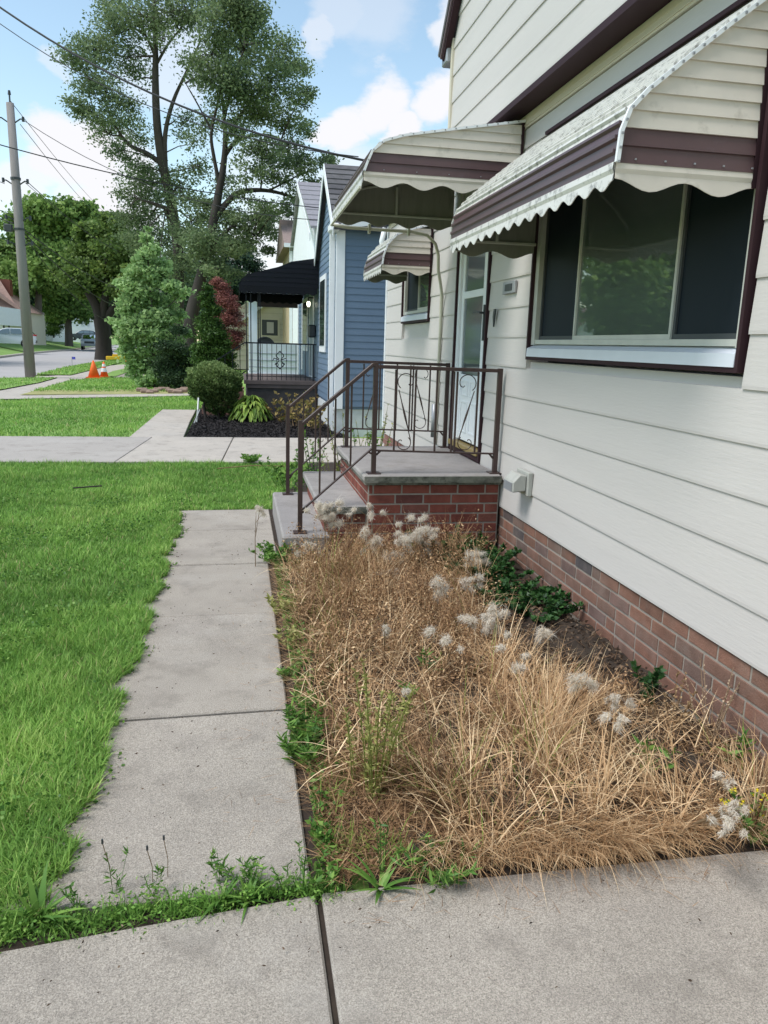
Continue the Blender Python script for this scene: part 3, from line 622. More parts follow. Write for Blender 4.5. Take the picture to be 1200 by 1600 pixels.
# ------------------------------------------------------------------ RAILINGS
def railing(Y,label,mirror):
    t=thing('stair_railing',(1.0,Y,.65),label,'railing','brown iron railings on the front stoop')
    def post(x,z0,z1,foot=True):
        mb=MB(); mb.box(x-.017,x+.017,Y-.017,Y+.017,z0+.008,z1)
        if foot: mb.box(x-.05,x+.05,Y-.05,Y+.05,z0+.001,z0+.008)
        mb.build('post',railm,t)
    post(.988,.65,1.475); post(1.945,.65,1.452); post(.437,.198,1.043)
    def bar(name,a,b,w,h): 
        a=Vector((a[0],Y,a[1])); b=Vector((b[0],Y,b[1])); d=(b-a).normalized(); n=Vector((-d.z,0,d.x)); 
        mb=MB(); mb.extr([a+n*h/2+Vector((0,-w/2,0)),b+n*h/2+Vector((0,-w/2,0)),b-n*h/2+Vector((0,-w/2,0)),a-n*h/2+Vector((0,-w/2,0))],(0,w,0)); mb.build(name,railm,t,bevel=.003)
    bar('top_rail',(1.006,1.445),(1.927,1.435),.042,.026); bar('bottom_rail',(1.006,.825),(1.927,.803),.025,.013)
    bar('handrail',(.970,1.462),(.455,1.022),.042,.026); bar('lower_rail',(.455,.375),(.970,.838),.025,.014)
    for a,b in [((1.006,.79),(1.04,.825)),((1.927,.765),(1.895,.803)),((.970,.80),(.94,.82)),((.455,.35),(.485,.40))]: bar('bracket',a,b,.02,.014)
    for x,z0,z1 in [(1.14,.822,1.43),(1.293,.818,1.43),(1.456,.815,1.43),(1.586,.812,1.425),(1.612,.812,1.425),(1.775,.808,1.425),(.582,.49,1.118),(.694,.595,1.21),(.812,.70,1.315)]:
        MB().box(x-.0065,x+.0065,Y-.0065,Y+.0065,z0+.003,z1-.003).build('baluster',railm,t)
    def scroll(xa,xb,flip):
        w=xb-xa; r=w/2*.86; cx=(xa+xb)/2; sgn=-1 if flip else 1; mb=MB()
        zt=1.40-r; pts=[]
        for i in range(26):
            a=-.9+i*.235; rr=r*(1-.0*i) if i<15 else r*max(.25,1-(i-15)*.075); pts.append((cx+sgn*rr*math.cos(a)-(0 if i<15 else sgn*(r-rr)*.6),Y,zt+rr*math.sin(a)))
        mb.tube(pts,.0038,5)
        zb_=.835+r*.8; pts=[]
        for i in range(26):
            a=PI-.9+i*.235; rr=r*.85*(1 if i<15 else max(.25,1-(i-15)*.075)); pts.append((cx+sgn*rr*math.cos(a)+(0 if i<15 else sgn*(r*.85-rr)*.6),Y,zb_+rr*math.sin(a)))
        mb.tube(pts,.0038,5); mb.build('scroll',railm,t,smooth=True)
        a=Vector((cx+sgn*r*.85,Y,1.28)); b=Vector((cx-sgn*r*.85,Y,.90)); n=9
        MB().tube([a.lerp(b,i/n) for i in range(n+1)],[.004+.005*math.exp(-((i/n-.5)/.16)**2) for i in range(n+1)],5).build('twisted_bar',railm,t)
    scroll(1.146,1.287,mirror); scroll(1.618,1.769,not mirror)
    mb=MB(); pts=[]
    for i in range(22): a=i*.3; rr=.045*max(.3,1-i*.03); pts.append((.75+rr*math.cos(a),Y,.72+rr*math.sin(a)))
    mb.tube(pts,.0035,5).build('scroll',railm,t)
railing(5.63,'near brown iron railing on the brick stoop, closest to the garden bed',True)
railing(7.14,'far brown iron railing on the stoop, on the side of the neighbour driveway',False)
# ------------------------------------------------------------------ NEIGHBOUR BLUE HOUSE
bh=thing('blue_house',(3.5,16,0),'blue vinyl sided house with white corner trim and a black porch awning','house')
BX=1.70; BY=13.75
def sid_y(parent,X,y0,y1,z0,z1,pitch,m,yb_=None,ya_=None,nm='siding_board'):
    z=z0
    while z<z1-.01:
        h=min(pitch,z1-z); a=ya_(z) if ya_ else y0; b=yb_(z) if yb_ else y1; at=ya_(z+h) if ya_ else y0; bt=yb_(z+h) if yb_ else y1
        board(parent,X,a,b,z,h,m,.012,at,bt,nm); z+=h
def sid_x(parent,Y,x0,x1,z0,z1,pitch,m,nm='siding_board',xb=None):
    z=z0
    while z<z1-.01:
        h=min(pitch,z1-z); b=xb(z) if xb else x1; bt=xb(z+h) if xb else x1
        mb=MB(); mb.v=[(x0,Y-.012,z),(x0,Y-.003,z+h),(x0,Y+.02,z+h),(x0,Y+.02,z),(b,Y-.012,z),(bt,Y-.003,z+h),(bt,Y+.02,z+h),(b,Y+.02,z)]
        mb.f=[(0,1,2,3),(7,6,5,4),(0,4,5,1),(1,5,6,2),(2,6,7,3),(3,7,4,0)]; mb.build(nm,m,parent); z+=h
sid_x(bh,BY,BX+.12,6.5,.50,3.9,.115,bluesid)
ga=lambda z: BY+.06 if z<3.5 else BY+.06+(z-3.5)/1.0*1.12
gb=lambda z: 22.6 if z<3.42 else max(15.24,16.75-(z-3.42)/1.0*1.1)
sid_y(bh,BX,BY,22.6,.50,4.76,.115,bluesid,yb_=gb,ya_=lambda z:min(15.2,ga(z)))
MB().box(BX+.02,6.5,BY+.02,22.6,.45,3.4).build('wall',bluesid,bh)
mb=MB(); mb.extr([(BX+.02,BY+.1,3.41),(BX+.02,15.22,4.72),(BX+.02,16.75,3.41)],(5,0,0)).build('wall',bluesid,bh)
MB().box(BX+.02,6.5,BY+.04,22.6,-.05,.449).box(BX+.0,BX+.02,BY+.04,22.6,-.05,.449).build('foundation',foundm,bh)
MB().box(BX-.03,BX+.115,BY-.03,BY+.05,.46,3.50).build('corner_trim',wtrim,bh); MB().box(BX-.03,BX+.02,22.6,22.75,.46,3.4).box(BX-.03,BX+.02,21.1,21.3,.9,3.1).build('corner_trim',wtrim,bh)
MB().box(BX-.13,BX-.04,BY+.10,BY+.20,.15,3.50).build('downspout',wtrim,bh)
MB().box(BX-.16,BX+.0,BY-.14,BY+.24,3.47,3.60).build('gutter_end',wtrim,bh,bevel=.02)
# eave return / soffit seen from below
mb=MB(); mb.extr([(BX-.02,BY-.16,3.50),(BX+.5,BY-.16,3.58),(BX+.95,BY-.16,3.86),(BX+.2,BY-.16,3.86)],(0,.12,0)); mb.build('soffit',wtrim,bh)
pk=Vector((0,15.22,4.86)); e1=Vector((0,BY-.18,3.52)); e2=Vector((0,16.95,3.33))
# shingle courses on the near slope
nc=12
for i in range(nc):
    a=e1.lerp(pk,i/nc); b=e1.lerp(pk,(i+1)/nc)
    mb=MB(); x0=BX-.10+random.uniform(0,.004); mb.v=[(x0,a.y-.015,a.z+.012),(5.5,a.y-.015,a.z+.012),(5.5,b.y,b.z),(x0,b.y,b.z),(x0,a.y,a.z-.03),(5.5,a.y,a.z-.03),(5.5,b.y,b.z-.03),(x0,b.y,b.z-.03)]
    mb.f=[(0,1,2,3),(4,7,6,5),(0,4,5,1),(1,5,6,2),(2,6,7,3),(3,7,4,0)]; mb.build('shingle_course',shingle,bh)
mb=MB(); mb.extr([(BX-.10,pk.y,pk.z),(BX-.10,e2.y,e2.z),(BX-.10,e2.y,e2.z-.06),(BX-.10,pk.y,pk.z-.06)],(5,0,0)).build('roof',shingle,bh)
mb=MB(); mb.extr([(BX-.12,pk.y,pk.z+.0),(BX-.12,e1.y,e1.z),(BX-.12,e1.y+.03,e1.z-.16),(BX-.12,pk.y,pk.z-.19)],(.018,0,0)); mb.extr([(BX-.12,pk.y,pk.z+.0),(BX-.12,e2.y,e2.z),(BX-.12,e2.y-.03,e2.z-.16),(BX-.12,pk.y,pk.z-.19)],(.018,0,0)); mb.build('rake_board',wtrim,bh)
# rear low roof behind gable and main roof
mb=MB(); mb.extr([(BX-.05,16.9,3.36),(BX+2.5,16.9,4.0),(BX+2.5,16.9,3.9),(BX-.05,16.9,3.28)],(0,5.8,0)).build('roof',shingle,bh)
# window, door, lamp, mailbox on the porch facade
w=MB().box(BX-.035,BX-.013,15.40,16.50,1.43,2.93).build('window',wtrim,bh); MB().box(BX-.042,BX-.036,15.50,16.40,1.55,2.83).build('pane',pane,w)
d=MB().box(BX-.03,BX-.013,17.9,18.95,.8,2.85).build('door',wtrim,bh); MB().box(BX-.036,BX-.031,18.05,18.8,.85,2.75).build('door_panel',mat('grey_door',(.25,.3,.34),.5),d)
MB().box(BX-.18,BX-.013,17.45,17.65,1.72,2.0).build('mailbox',darkmetal,bh,bevel=.03)
w=MB().box(BX-.035,BX-.013,19.5,20.9,1.4,2.7).build('window',wtrim,bh); MB().box(BX-.042,BX-.036,19.6,20.8,1.5,2.6).build('pane',pane,w)
lm=MB().tube([(BX-.02,17.95,2.60),(BX-.14,17.95,2.60),(BX-.14,17.95,2.52)],.02,6).build('porch_lamp',darkmetal,bh)
em=bpy.data.materials.new('lamp_glow'); em.use_nodes=True; em.node_tree.nodes['Principled BSDF'].inputs['Emission Color'].default_value=(1,.95,.75,1); em.node_tree.nodes['Principled BSDF'].inputs['Emission Strength'].default_value=2.5
MB().tube([(BX-.14,17.95,2.52),(BX-.14,17.95,2.50),(BX-.14,17.95,2.44),(BX-.14,17.95,2.40)],[.02,.04,.04,.02],8).build('lamp_globe',em,lm,smooth=True)
# porch: floor, awning, railing
PY0,PY1,PX0=17.0,20.6,.14
po=MB().box(PX0-.04,BX-.03,PY0-.05,PY1,.70,.78).build('porch',mat('porch_floor',(.12,.095,.09),.8,.2,4),bh)
MB().box(PX0+.02,BX-.03,PY0,PY1-.05,-.05,.699).build('porch_base',mat('dark_foundation',(.06,.055,.055),.9,.3,5,.5,30),po)
fl=MB().box(PX0-.0,BX-.03,PY0-.03,PY0+.02,.62,.69).build('porch_fascia',mat('porch_floor',(.12,.095,.09)),po)
apf=[(BX-.02,3.36),(BX-.6,3.26),(.9,3.16),(.45,3.04),(.2,2.97),(.07,2.87),(.02,2.74)]
def black_awn():
    Y0,Y1=16.9,20.9; mb=MB(); n=len(apf)
    mb.extr([(x,Y0,z) for x,z in apf]+[(x,Y0,z-.03) for x,z in apf[::-1]],(0,Y1-Y0,0)); a=mb.build('awning',blackaw,bh)
    for Y in (Y0,Y1-.02):
        zl=[3.30-.10*k for k in range(0,7)]
        for i in range(6):
            zb2=2.74+.098*i; zt2=zb2+.096
            def xa(z):
                pr=apf[::-1]
                for (x0,z0),(x1,z1) in zip(pr[:-1],pr[1:]):
                    if z0<=z<=z1: return x0+(x1-x0)*(z-z0)/(z1-z0)
                return BX-.05
            x0,x1=xa(zb2)+.01,xa(min(zt2,3.35))+.01
            if x1<BX-.05: mb=MB(); mb.extr([(x0,Y-.006,zb2),(BX-.02,Y-.006,zb2),(BX-.02,Y+.002,min(zt2,3.33)),(x1,Y+.002,min(zt2,3.33))],(0,.016,0)); mb.build('side_slat',blackaw,a)
        pts=[]; nf=60
        mb=MB()
        for i in range(nf+1):
            x=.02+(BX-.04)*i/nf*.985; zz=2.60+.022*math.cos(i/nf*2*PI*8); mb.v+=[(x,Y-.004,2.745),(x,Y-.004,zz),(x,Y+.006,zz),(x,Y+.006,2.745)]
        for i in range(nf): 
            for j in range(4): mb.f.append((i*4+j,(i+1)*4+j,(i+1)*4+(j+1)%4,i*4+(j+1)%4))
        mb.build('valance',blackaw,a)
    MB().box(.012,.02,Y0,Y1,2.58,2.745).build('valance',blackaw,a)
black_awn()
pr=MB().box(PX0+.0,BX-.04,PY0+.02,PY0+.045,1.555,1.585).box(PX0,BX-.04,PY0+.025,PY0+.04,.86,.875).build('porch_railing',blackiron,bh)
for i in range(15):
    x=PX0+.04+i*.1035; MB().box(x-.006,x+.006,PY0+.026,PY0+.038,.79,1.554).build('baluster',blackiron,pr)
for x in (PX0+.02,PX0+.115,PX0+.27,PX0+.31):
    MB().box(x-.011,x+.011,PY0+.02,PY0+.042,.78,2.78).build('porch_post',blackiron,pr)
MB().box(1.58,1.61,PY0+.02,PY0+.045,.78,1.555).build('porch_post',blackiron,pr)
mb=MB()
for s in (-1,1):
    for zc,f in ((1.22,1),(1.22,-1)):
        pts=[(.87+s*(.018+.06*math.sin(t*PI)+.04*t*math.cos(3*t)),PY0+.02,zc+f*(.02+.17*t)) for t in np.linspace(0,1,10)]
        mb.tube(pts,.011,5)
    mb.tube([(.87+s*.02,PY0+.02,1.22),(.87+s*.13,PY0+.02,1.26),(.87+s*.15,PY0+.02,1.20)],.011,5)
    mb.tube([(.87+s*(.07+.035*math.cos(a)),PY0+.02,1.12+.035*math.sin(a)) for a in np.linspace(0,5,9)],.010,5)
mb.build('scroll_ornament',blackiron,pr)
for dz in (0,-.62):
    MB().tube([(PX0-.0,PY0+.2,1.58+dz),(PX0-.9,PY0+.2,1.0+dz)],.018,4).build('stair_rail',blackiron,pr)
for i in range(5):
    x=PX0-.12-.16*i; z=1.55-.62*(-x+PX0)/.9*.95; MB().box(x-.008,x+.008,PY0+.195,PY0+.21,z-.62,z).build('baluster',blackiron,pr)
for i in range(3): MB().box(PX0-.35-.3*i,PX0-.045-.3*i+.0,PY0+.1,PY0+1.6,-.02,.55-.18*i).build('porch_step',mat('step_brick',(.22,.12,.10),.9,.3,6),po)
# round chair back / table on the porch
# ------------------------------------------------------------------ WHITE HOUSE, TAN HOUSE, CREAM BUNGALOW behind
CY=25.6; cc=aY(414,545,CY)
cb=thing('patio_chair',(cc.x,CY,.75),'round backed dark patio chair peeking over the white porch wall','chair')
MB().tube([(cc.x+.33*math.cos(a),CY,cc.z+.0+.36*math.sin(a)) for a in np.linspace(0,PI,12)],.03,6).extr([(cc.x+.3*math.cos(a),CY+.01,cc.z+.33*math.sin(a)) for a in np.linspace(0,PI,12)],(0,.02,0)).box(cc.x-.3,cc.x+.3,CY+.005,CY+.025,1.1,cc.z-.01).build('backrest',darkmetal,cb)
MB().box(cc.x-.3,cc.x+.3,CY-.5,CY-.01,1.08,1.13).build('seat',darkmetal,cb)
for x,y in ((-.28,-.48),(.28,-.48),(-.28,-.03),(.28,-.03)): MB().box(cc.x+x-.02,cc.x+x+.02,CY+y-.02,CY+y+.02,.75,1.079).build('leg',darkmetal,cb)
wh=thing('white_house',(4,30,0),'white house with a grey gable roof and white columned porch behind the blue house','house')
WY=24.6
a=aY(389,533,WY); b=aY(402,533,WY); t0=aY(395,463,WY)
MB().box(a.x,b.x,WY,WY+.25,.7,t0.z).build('porch_column',whitep,wh)
q0=aY(389,584,WY); q1=aY(470,537,WY)
MB().box(q0.x,q1.x+.3,WY+.01,WY+.14,q0.z+.02,q1.z).build('porch_wall',whitep,wh)
for k in range(1,4): MB().box(q0.x,q1.x+.3,WY-.004,WY+.009,q0.z+.21*k,q0.z+.21*k+.02).build('panel_batten',mat('batten_grey',(.4,.43,.5),.6),wh)
MB().box(q0.x,q1.x+.3,WY-.05,WY+3,0,q0.z).build('porch_base',foundm,wh)
f0=aY(376,463,WY); f1=aY(470,455,WY)
MB().box(f0.x,f1.x+.3,WY-.3,WY+3.2,f0.z-.02,f1.z).build('porch_roof',wtrim,wh)
l0=aY(402,479,WY); MB().box(l0.x,q1.x+.3,WY+.02,WY+.12,l0.z,f0.z-.03).build('porch_beam',mat('brown_beam',(.035,.02,.018),.7),wh)
HX=2.55
p=aX(471,284,HX); n_=aX(491,354,HX); 
hw=p.y-n_.y
mb=MB(); mb.box(HX,8,n_.y,p.y+hw,0,n_.z); mb.extr([(HX,n_.y,n_.z),(HX,p.y,p.z-.1),(HX,p.y+hw,n_.z)],(5.4,0,0)).build('wall',whitesid,wh)
for s in (-1,1):
    ey=p.y+s*(hw+.35); ez=n_.z-.35*(p.z-n_.z)/hw+.10; k=9
    for i in range(k):
        A=Vector((0,ey,ez)).lerp(Vector((0,p.y,p.z)),i/k); B=Vector((0,ey,ez)).lerp(Vector((0,p.y,p.z)),(i+1)/k)
        mb=MB(); mb.extr([(HX-.15,A.y,A.z+.03),(HX-.15,B.y,B.z),(HX-.15,B.y,B.z-.05),(HX-.15,A.y,A.z-.05)],(5.6,0,0)).build('shingle_course',shinglel,wh)
mb=MB(); mb.extr([(HX-.19,p.y,p.z),(HX-.19,p.y-hw-.35,n_.z-.25),(HX-.19,p.y-hw-.35,n_.z-.5),(HX-.19,p.y,p.z-.26)],(.03,0,0)).build('rake_board',wtrim,wh)
th=thing('tan_house',(5,40,0),'tan sided house with a tan shingled roof seen behind the white house','house')
TY=38.; c=aY(456,537,TY); tz=aY(456,384,TY).z
mb=MB(); mb.box(c.x,c.x+6,TY,TY+8,0,tz).build('wall',tansid,th)
z=.5
while z<tz-.2: MB().box(c.x,c.x+2,TY-.02,TY-.001,z,z+.20).build('siding_board',tansid,th); z+=.23
MB().box(c.x-.12,c.x+.02,TY-.06,TY+.1,0,tz).build('corner_trim',wtrim,th)
r0=aY(447,384,TY); r1=aY(447,344,TY)
mb=MB(); mb.extr([(r0.x-.1,TY-.4,tz),(r0.x-.1,TY+4,r1.z+.6),(r0.x-.1,TY+8.4,tz)],(7,0,0)).build('roof',shinglet,th)
MB().box(r0.x-.12,r0.x+7,TY-.46,TY-.41,tz-.12,tz+.06).build('gutter',wtrim,th)
ch=thing('cream_bungalow',(2,50,0),'small cream bungalow with a dark framed window seen through the white porch','house')
KY=46.; a=aY(392,540,KY); b=aY(456,540,KY); zt=aY(425,462,KY).z
mb=MB(); mb.extr([(a.x-1.6,KY,0),(b.x+2,KY,0),(b.x+2,KY,zt),(aY(450,465,KY).x,KY,zt+1.1),(a.x-1.6,KY,aY(385,498,KY).z)],(0,6,0)).build('wall',palesid,ch)
z=.5
while z<zt-.1: MB().box(a.x-1.4,b.x+2,KY-.03,KY-.001,z,z+.02).build('siding_seam',mat('seam',(.42,.38,.31),.8),ch); z+=.3
w0=aY(406,527,KY); w1=aY(437,497,KY)
w=MB().box(w0.x,w1.x,KY-.08,KY-.031,w0.z,w1.z).build('window',creamtrim,ch); MB().box(w0.x+.12,w1.x-.12,KY-.1,KY-.081,w0.z+.12,w1.z-.12).build('frame',darkmetal,w); MB().box(w0.x+.4,w1.x-.35,KY-.12,KY-.101,w0.z+.25,w1.z-.25).build('curtain',mat('curtain',(.45,.42,.4),.8),w)
mb=MB(); A=aY(372,500,KY); B=aY(425,462,KY)
mb.extr([(A.x,KY-.5,A.z),(B.x+.9,KY-.5,B.z+.5),(B.x+.9,KY-.5,B.z+.3),(A.x,KY-.5,A.z-.2)],(0,7,0)).build('roof',wtrim,ch)
# ------------------------------------------------------------------ FAR HOUSES across the street
def farhouse(x0,x1,yg,ez,pk_,roofm,wallm,D,label,win=(),chim=False,deep=9,porch=False):
    """front wall faces the camera side; x in photo pixels at distance D"""
    a=aY(x0,520,D); b=aY(x1,520,D); e=aY(x0,ez,D).z; r_=aY(x0,pk_,D).z
    t=thing('far_house',((a.x+b.x)/2,D,.6),label,'house')
    mb=MB(); mb.box(a.x,b.x,D,D+deep,.2,e); xm=(a.x+b.x)/2; mb.build('wall',wallm,t)
    return t,a.x,b.x,e,r_
# house 1: gable side with brown roof
t,x0,x1,e,r_=farhouse(-75,38,0,480,448,shingleb,palesid,86,'cream bungalow with brown roof and chimney, leftmost across the street')
MB().box(x0,x1+.0,85.98,86.0,.6,e).build('wall',mat('offwhite',(.62,.62,.60),.7),t)
mb=MB(); mb.extr([(x0-.5,85.5,e-.1),(x1-.3,85.5,e-.1),(x1-3.2,90,r_+1.2),(x0-.5,90,r_+1.2)],(0,.0,.15)).build('roof',shingleb,t)
mb=MB(); mb.v=[(x1+.4,85.4,e-.25),(x1-4.5,85.4,r_+1.1),(x1-4.5,94,r_+1.1),(x1+.4,94,e-.25),(x1+.4,85.4,e-.5),(x1-4.5,85.4,r_+.85)]; mb.f=[(0,1,2,3),(0,4,5,1)]; mb.build('roof',shingleb,t)
c=aY(3,450,90); MB().box(c.x-.5,c.x+.8,90,91,c.z-2,c.z+.9).build('chimney',mat('red_brick_far',(.2,.07,.05),.9),t)
a=aY(29,510,85.9);b=aY(38,490,85.9); w=MB().box(a.x,b.x,71.85,85.97,a.z,b.z).build('window',wtrim,t); MB().box(a.x+.12,b.x-.12,85.8,85.849,a.z+.12,b.z-.12).build('pane',pane,w)
a=aY(-20,487,81);b=aY(15,481,81); MB().box(a.x,b.x,67.5,85.9,a.z-.25,b.z).build('porch_roof',wtrim,t)
for q in (-3,5,13): c=aY(q,500,81); MB().box(c.x-.06,c.x+.06,81,81.12,.7,a.z-.26).build('porch_post',darkmetal,t)
a=aY(2,507,85.9);b=aY(9,490,85.9); w=MB().box(a.x,b.x,71.85,85.97,a.z,b.z).build('window',darkmetal,t)
def gable(x0,x1,base,D,ez,pz,label,roofm,win):
    a=aY(x0,520,D); b=aY(x1,520,D); e=aY(x0,ez,D).z; p_=aY(x0,pz,D).z; xm=(a.x+b.x)/2
    t=thing('far_house',(xm,D,.6),label,'house')
    mb=MB(); mb.extr([(a.x,D,.3),(b.x,D,.3),(b.x,D,e),(xm,D,p_),(a.x,D,e)],(0,9,0)).build('wall',whitesid,t)
    for s,xe in ((-1,a.x-.4),(1,b.x+.4)):
        sl=(p_-e)/(xm-a.x); mb=MB(); mb.v=[(xe,D-.4,e-.4*sl),(xm,D-.4,p_+.05),(xm,D+9.3,p_+.05),(xe,D+9.3,e-.4*sl),(xe,D-.4,e-.4*sl-.25),(xm,D-.4,p_-.2),(xm,D+9.3,p_-.2),(xe,D+9.3,e-.4*sl-.25)]
        mb.f=[(0,1,2,3),(7,6,5,4),(0,4,5,1),(3,2,6,7),(0,3,7,4)]; mb.build('roof',roofm,t)
    for u0,u1,v0,v1 in win:
        A=aY(u0,v1,D);B=aY(u1,v0,D); w=MB().box(A.x,B.x,D-.09,D-.001,A.z,B.z).build('window',wtrim,t); MB().box(A.x+.1,B.x-.1,D-.12,D-.091,A.z+.1,B.z-.1).build('pane',pane,w)
    return t
gable(34,82,0,115,478,450,'white gabled house behind the utility pole, second from the left across the street',shingleb,[(70,74,470,478),(45,52,488,500)])
gable(112,152,0,135,490,462,'white house half hidden behind the street tree trunks across the street',shinglel,[(126,130,495,508),(134,138,495,508)])
gable(-260,-140,0,60,470,430,'white gabled house across the street beyond the left edge, mirrored in the window',shingleb,[])
# ------------------------------------------------------------------ TREES
def tubeR(mb,pts,r,n=7,bend=.0):
    mb.tube(pts,r,n,cap=False)
def smoothpts(pts,rad,sub=4):
    P_=[Vector(p) for p in pts]; out=[];R_=[]
    for i in range(len(P_)-1):
        p0=P_[max(i-1,0)];p1=P_[i];p2=P_[i+1];p3=P_[min(i+2,len(P_)-1)]
        for j in range(sub):
            t=j/sub; out.append(.5*((2*p1)+(p2-p0)*t+(2*p0-5*p1+4*p2-p3)*t*t+(3*p1-p0-3*p2+p3)*t**3)); R_.append(rad[i]+(rad[i+1]-rad[i])*t)
    out.append(P_[-1]);R_.append(rad[-1]); return out,R_
def tree(name,label,D,trunk,limbs,clusters,leafm,barkm,nleaf,size,asp=.45,group=None,base=None,flat=.3,dj=1.0,sub=7,spread=.36,twigs=True,squash=.8,cat='tree'):
    """trunk, limbs: list of (px,py,radius m[,depth]); clusters: (px,py,r px[,depth,density])"""
    b0=trunk[0]; bp=aY(b0[0],b0[1],D); t=thing(name,(bp.x,bp.y,0 if base is None else base),label,cat,group)
    def cv(L_): return smoothpts([aY(q[0],q[1],D+(q[3] if len(q)>3 else 0)) for q in L_],[q[2] for q in L_])
    nodes=[]
    p,r=cv(trunk); p[0].z=min(p[0].z,bp.z); mb=MB(); mb.tube(p,r,10,cap=False).build('trunk',barkm,t,smooth=True); nodes+=p[len(p)//3:]
    for l in limbs:
        p,r=cv(l); MB().tube(p,r,7,cap=False).build('limb',barkm,t,smooth=True); nodes+=p[2:]
    PP=[];TT=[];tw=MB(); tot=sum(c[2]**2*(c[4] if len(c)>4 else 1) for c in clusters)
    for c in clusters:
        dd=(c[3] if len(c)>3 else 0)+random.uniform(-dj,dj); cc=aY(c[0],c[1],D+dd); R_=c[2]/F*(D+dd); n=int(nleaf*c[2]**2*(c[4] if len(c)>4 else 1)/tot)
        if nodes and twigs:
            nd=min(nodes,key=lambda q:(q-cc).length+max(0,q.z-cc.z)*1.0); mid=nd.lerp(cc,.5)+Vector((random.uniform(-.1,.1),random.uniform(-.1,.1),random.uniform(0,.25)))*R_
            rr=max(.012,.05*R_); tw.tube([nd,mid,cc],[rr,rr*.7,rr*.35],5,cap=False)
        ns=max(3,int(sub*max(1,R_**1.0))); 
        u=rng.normal(size=(ns,3)); u/=np.linalg.norm(u,axis=1)[:,None]; rad=rng.uniform(.25,1,ns)**.5; sc_=np.array([1,1,squash])
        cen=np.array(cc)+u*rad[:,None]*R_*sc_*.85
        if twigs:
            for q in cen[:: 1]: 
                rr=max(.006,.018*R_); m_=Vector(cc).lerp(Vector(q),.5)+Vector((0,0,.08*R_)); tw.tube([cc,m_,Vector(q)],[rr,rr*.8,rr*.4],3,cap=False)
        k=rng.integers(0,ns,n); off=rng.normal(size=(n,3))*np.array([1,1,.55])*R_*spread
        PP.append(cen[k]+off); TT.append(np.clip(rng.normal(.45,.2,n)+.22*(rng.uniform(size=ns)[k]-.5)*2,0,1))
    if twigs: tw.build('branches',barkm,t,kind='stuff')
    PP=np.concatenate(PP);TT=np.concatenate(TT); PP[:,2]=np.maximum(PP[:,2],.03)
    V,Fq,T_=leaves(PP,size,asp,flat,TT); link('crown',npmesh('crown',V,Fq,leafm,T_),t,kind='stuff')
    return t
DA=47
tree('locust_tree','tall airy locust tree with a straight grey trunk, left of the big pair',DA,
 [(279,545,0.336),(279,460,0.304),(279,395,0.288),(268,320,0.272),(254,255,0.256),(246,200,0.216),(243,140,0.192),(243,70,0.136),(241,0,0.088),(240,-60,0.040)],
 [[(255,258,0.160),(230,240,0.128),(204,228,0.104),(188,210,0.080),(175,185,0.056),(160,150,0.032)],[(258,262,0.160),(258,210,0.128),(270,160,0.104),(290,115,0.072),(315,60,0.040)],[(243,90,0.088),(230,60,0.064),(215,35,0.048),(190,10,0.024)],[(245,100,0.080),(262,70,0.064),(285,40,0.040),(300,10,0.024)],[(188,212,0.048),(165,205,0.040),(140,150,0.032),(150,110,0.024)],[(270,330,0.160),(245,320,0.096),(215,310,0.056)]],
 [(225,25,42),(180,55,40),(150,80,34),(120,88,24),(290,15,36),(200,90,36,0,.7),(140,125,30),(165,140,30,0,.8),(125,165,20),(150,178,26),(185,165,30),(170,210,26),(205,205,30),(195,235,24,0,.7),(210,125,26,0,.5),(255,60,22,0,.45),(240,290,42),(218,262,24,0,.7),(210,310,26),(200,340,22),(235,340,42),(285,300,36),(300,345,40),(262,385,40),(215,375,24),(310,260,26,0,.7),(285,195,26,0,.6),(300,225,20,0,.5),(265,20,30,0,.6),(240,-30,50),(300,-40,50),(180,-10,30),(250,420,26),(285,420,30)],
 locust,barkmid,43000,.17,.5,group='big locust trees',dj=3,spread=.31,sub=9)
tree('locust_tree','tall locust tree with a dark leaning trunk, right of the big pair',DA-4,
 [(296,548,0.400),(298,500,0.360),(310,450,0.304),(322,405,0.272),(333,350,0.240),(342,300,0.200),(349,260,0.160),(352,220,0.128),(350,180,0.080),(345,130,0.040)],
 [[(334,345,0.176),(350,322,0.160),(372,302,0.144),(400,297,0.112),(430,300,0.088),(460,310,0.064),(482,325,0.040)],[(350,245,0.128),(368,222,0.104),(395,212,0.080),(425,212,0.056),(450,225,0.032)],[(343,290,0.112),(334,245,0.096),(330,210,0.080),(338,170,0.064),(345,140,0.040)],[(352,220,0.080),(375,180,0.064),(400,150,0.048),(430,120,0.032)],[(420,298,0.056),(445,285,0.048),(475,270,0.032),(500,262,0.016)],[(325,395,0.144),(345,370,0.096),(370,352,0.072),(400,370,0.040)],[(331,205,0.056),(310,165,0.040),(290,130,0.024)],[(350,190,0.064),(365,120,0.056),(385,70,0.032)]],
 [(355,30,38),(400,45,34),(330,85,36),(375,80,36),(425,80,34),(455,100,28),(385,125,40),(435,135,34),(468,150,22),(345,140,36),(310,120,28,0,.7),(400,170,36),(450,185,28),(475,200,18),(365,205,28,0,.7),(320,190,26,0,.6),(410,235,30),(450,240,26),(385,265,26,0,.6),(432,268,28),(478,262,24),(508,252,20),(520,268,14),(470,300,22,0,.7),(445,325,24,0,.7),(350,290,24,0,.6),(355,350,34),(395,345,30),(425,358,24),(330,385,36),(375,385,28),(420,395,14),(340,420,26),(365,430,16),(320,330,26),(305,385,26),(380,10,34),(330,0,30),(380,310,22,0,.5),(495,285,18,0,.7),(415,330,22,0,.6)],
 locust,barkdark,48000,.17,.5,group='big locust trees',dj=3,spread=.31,sub=9)
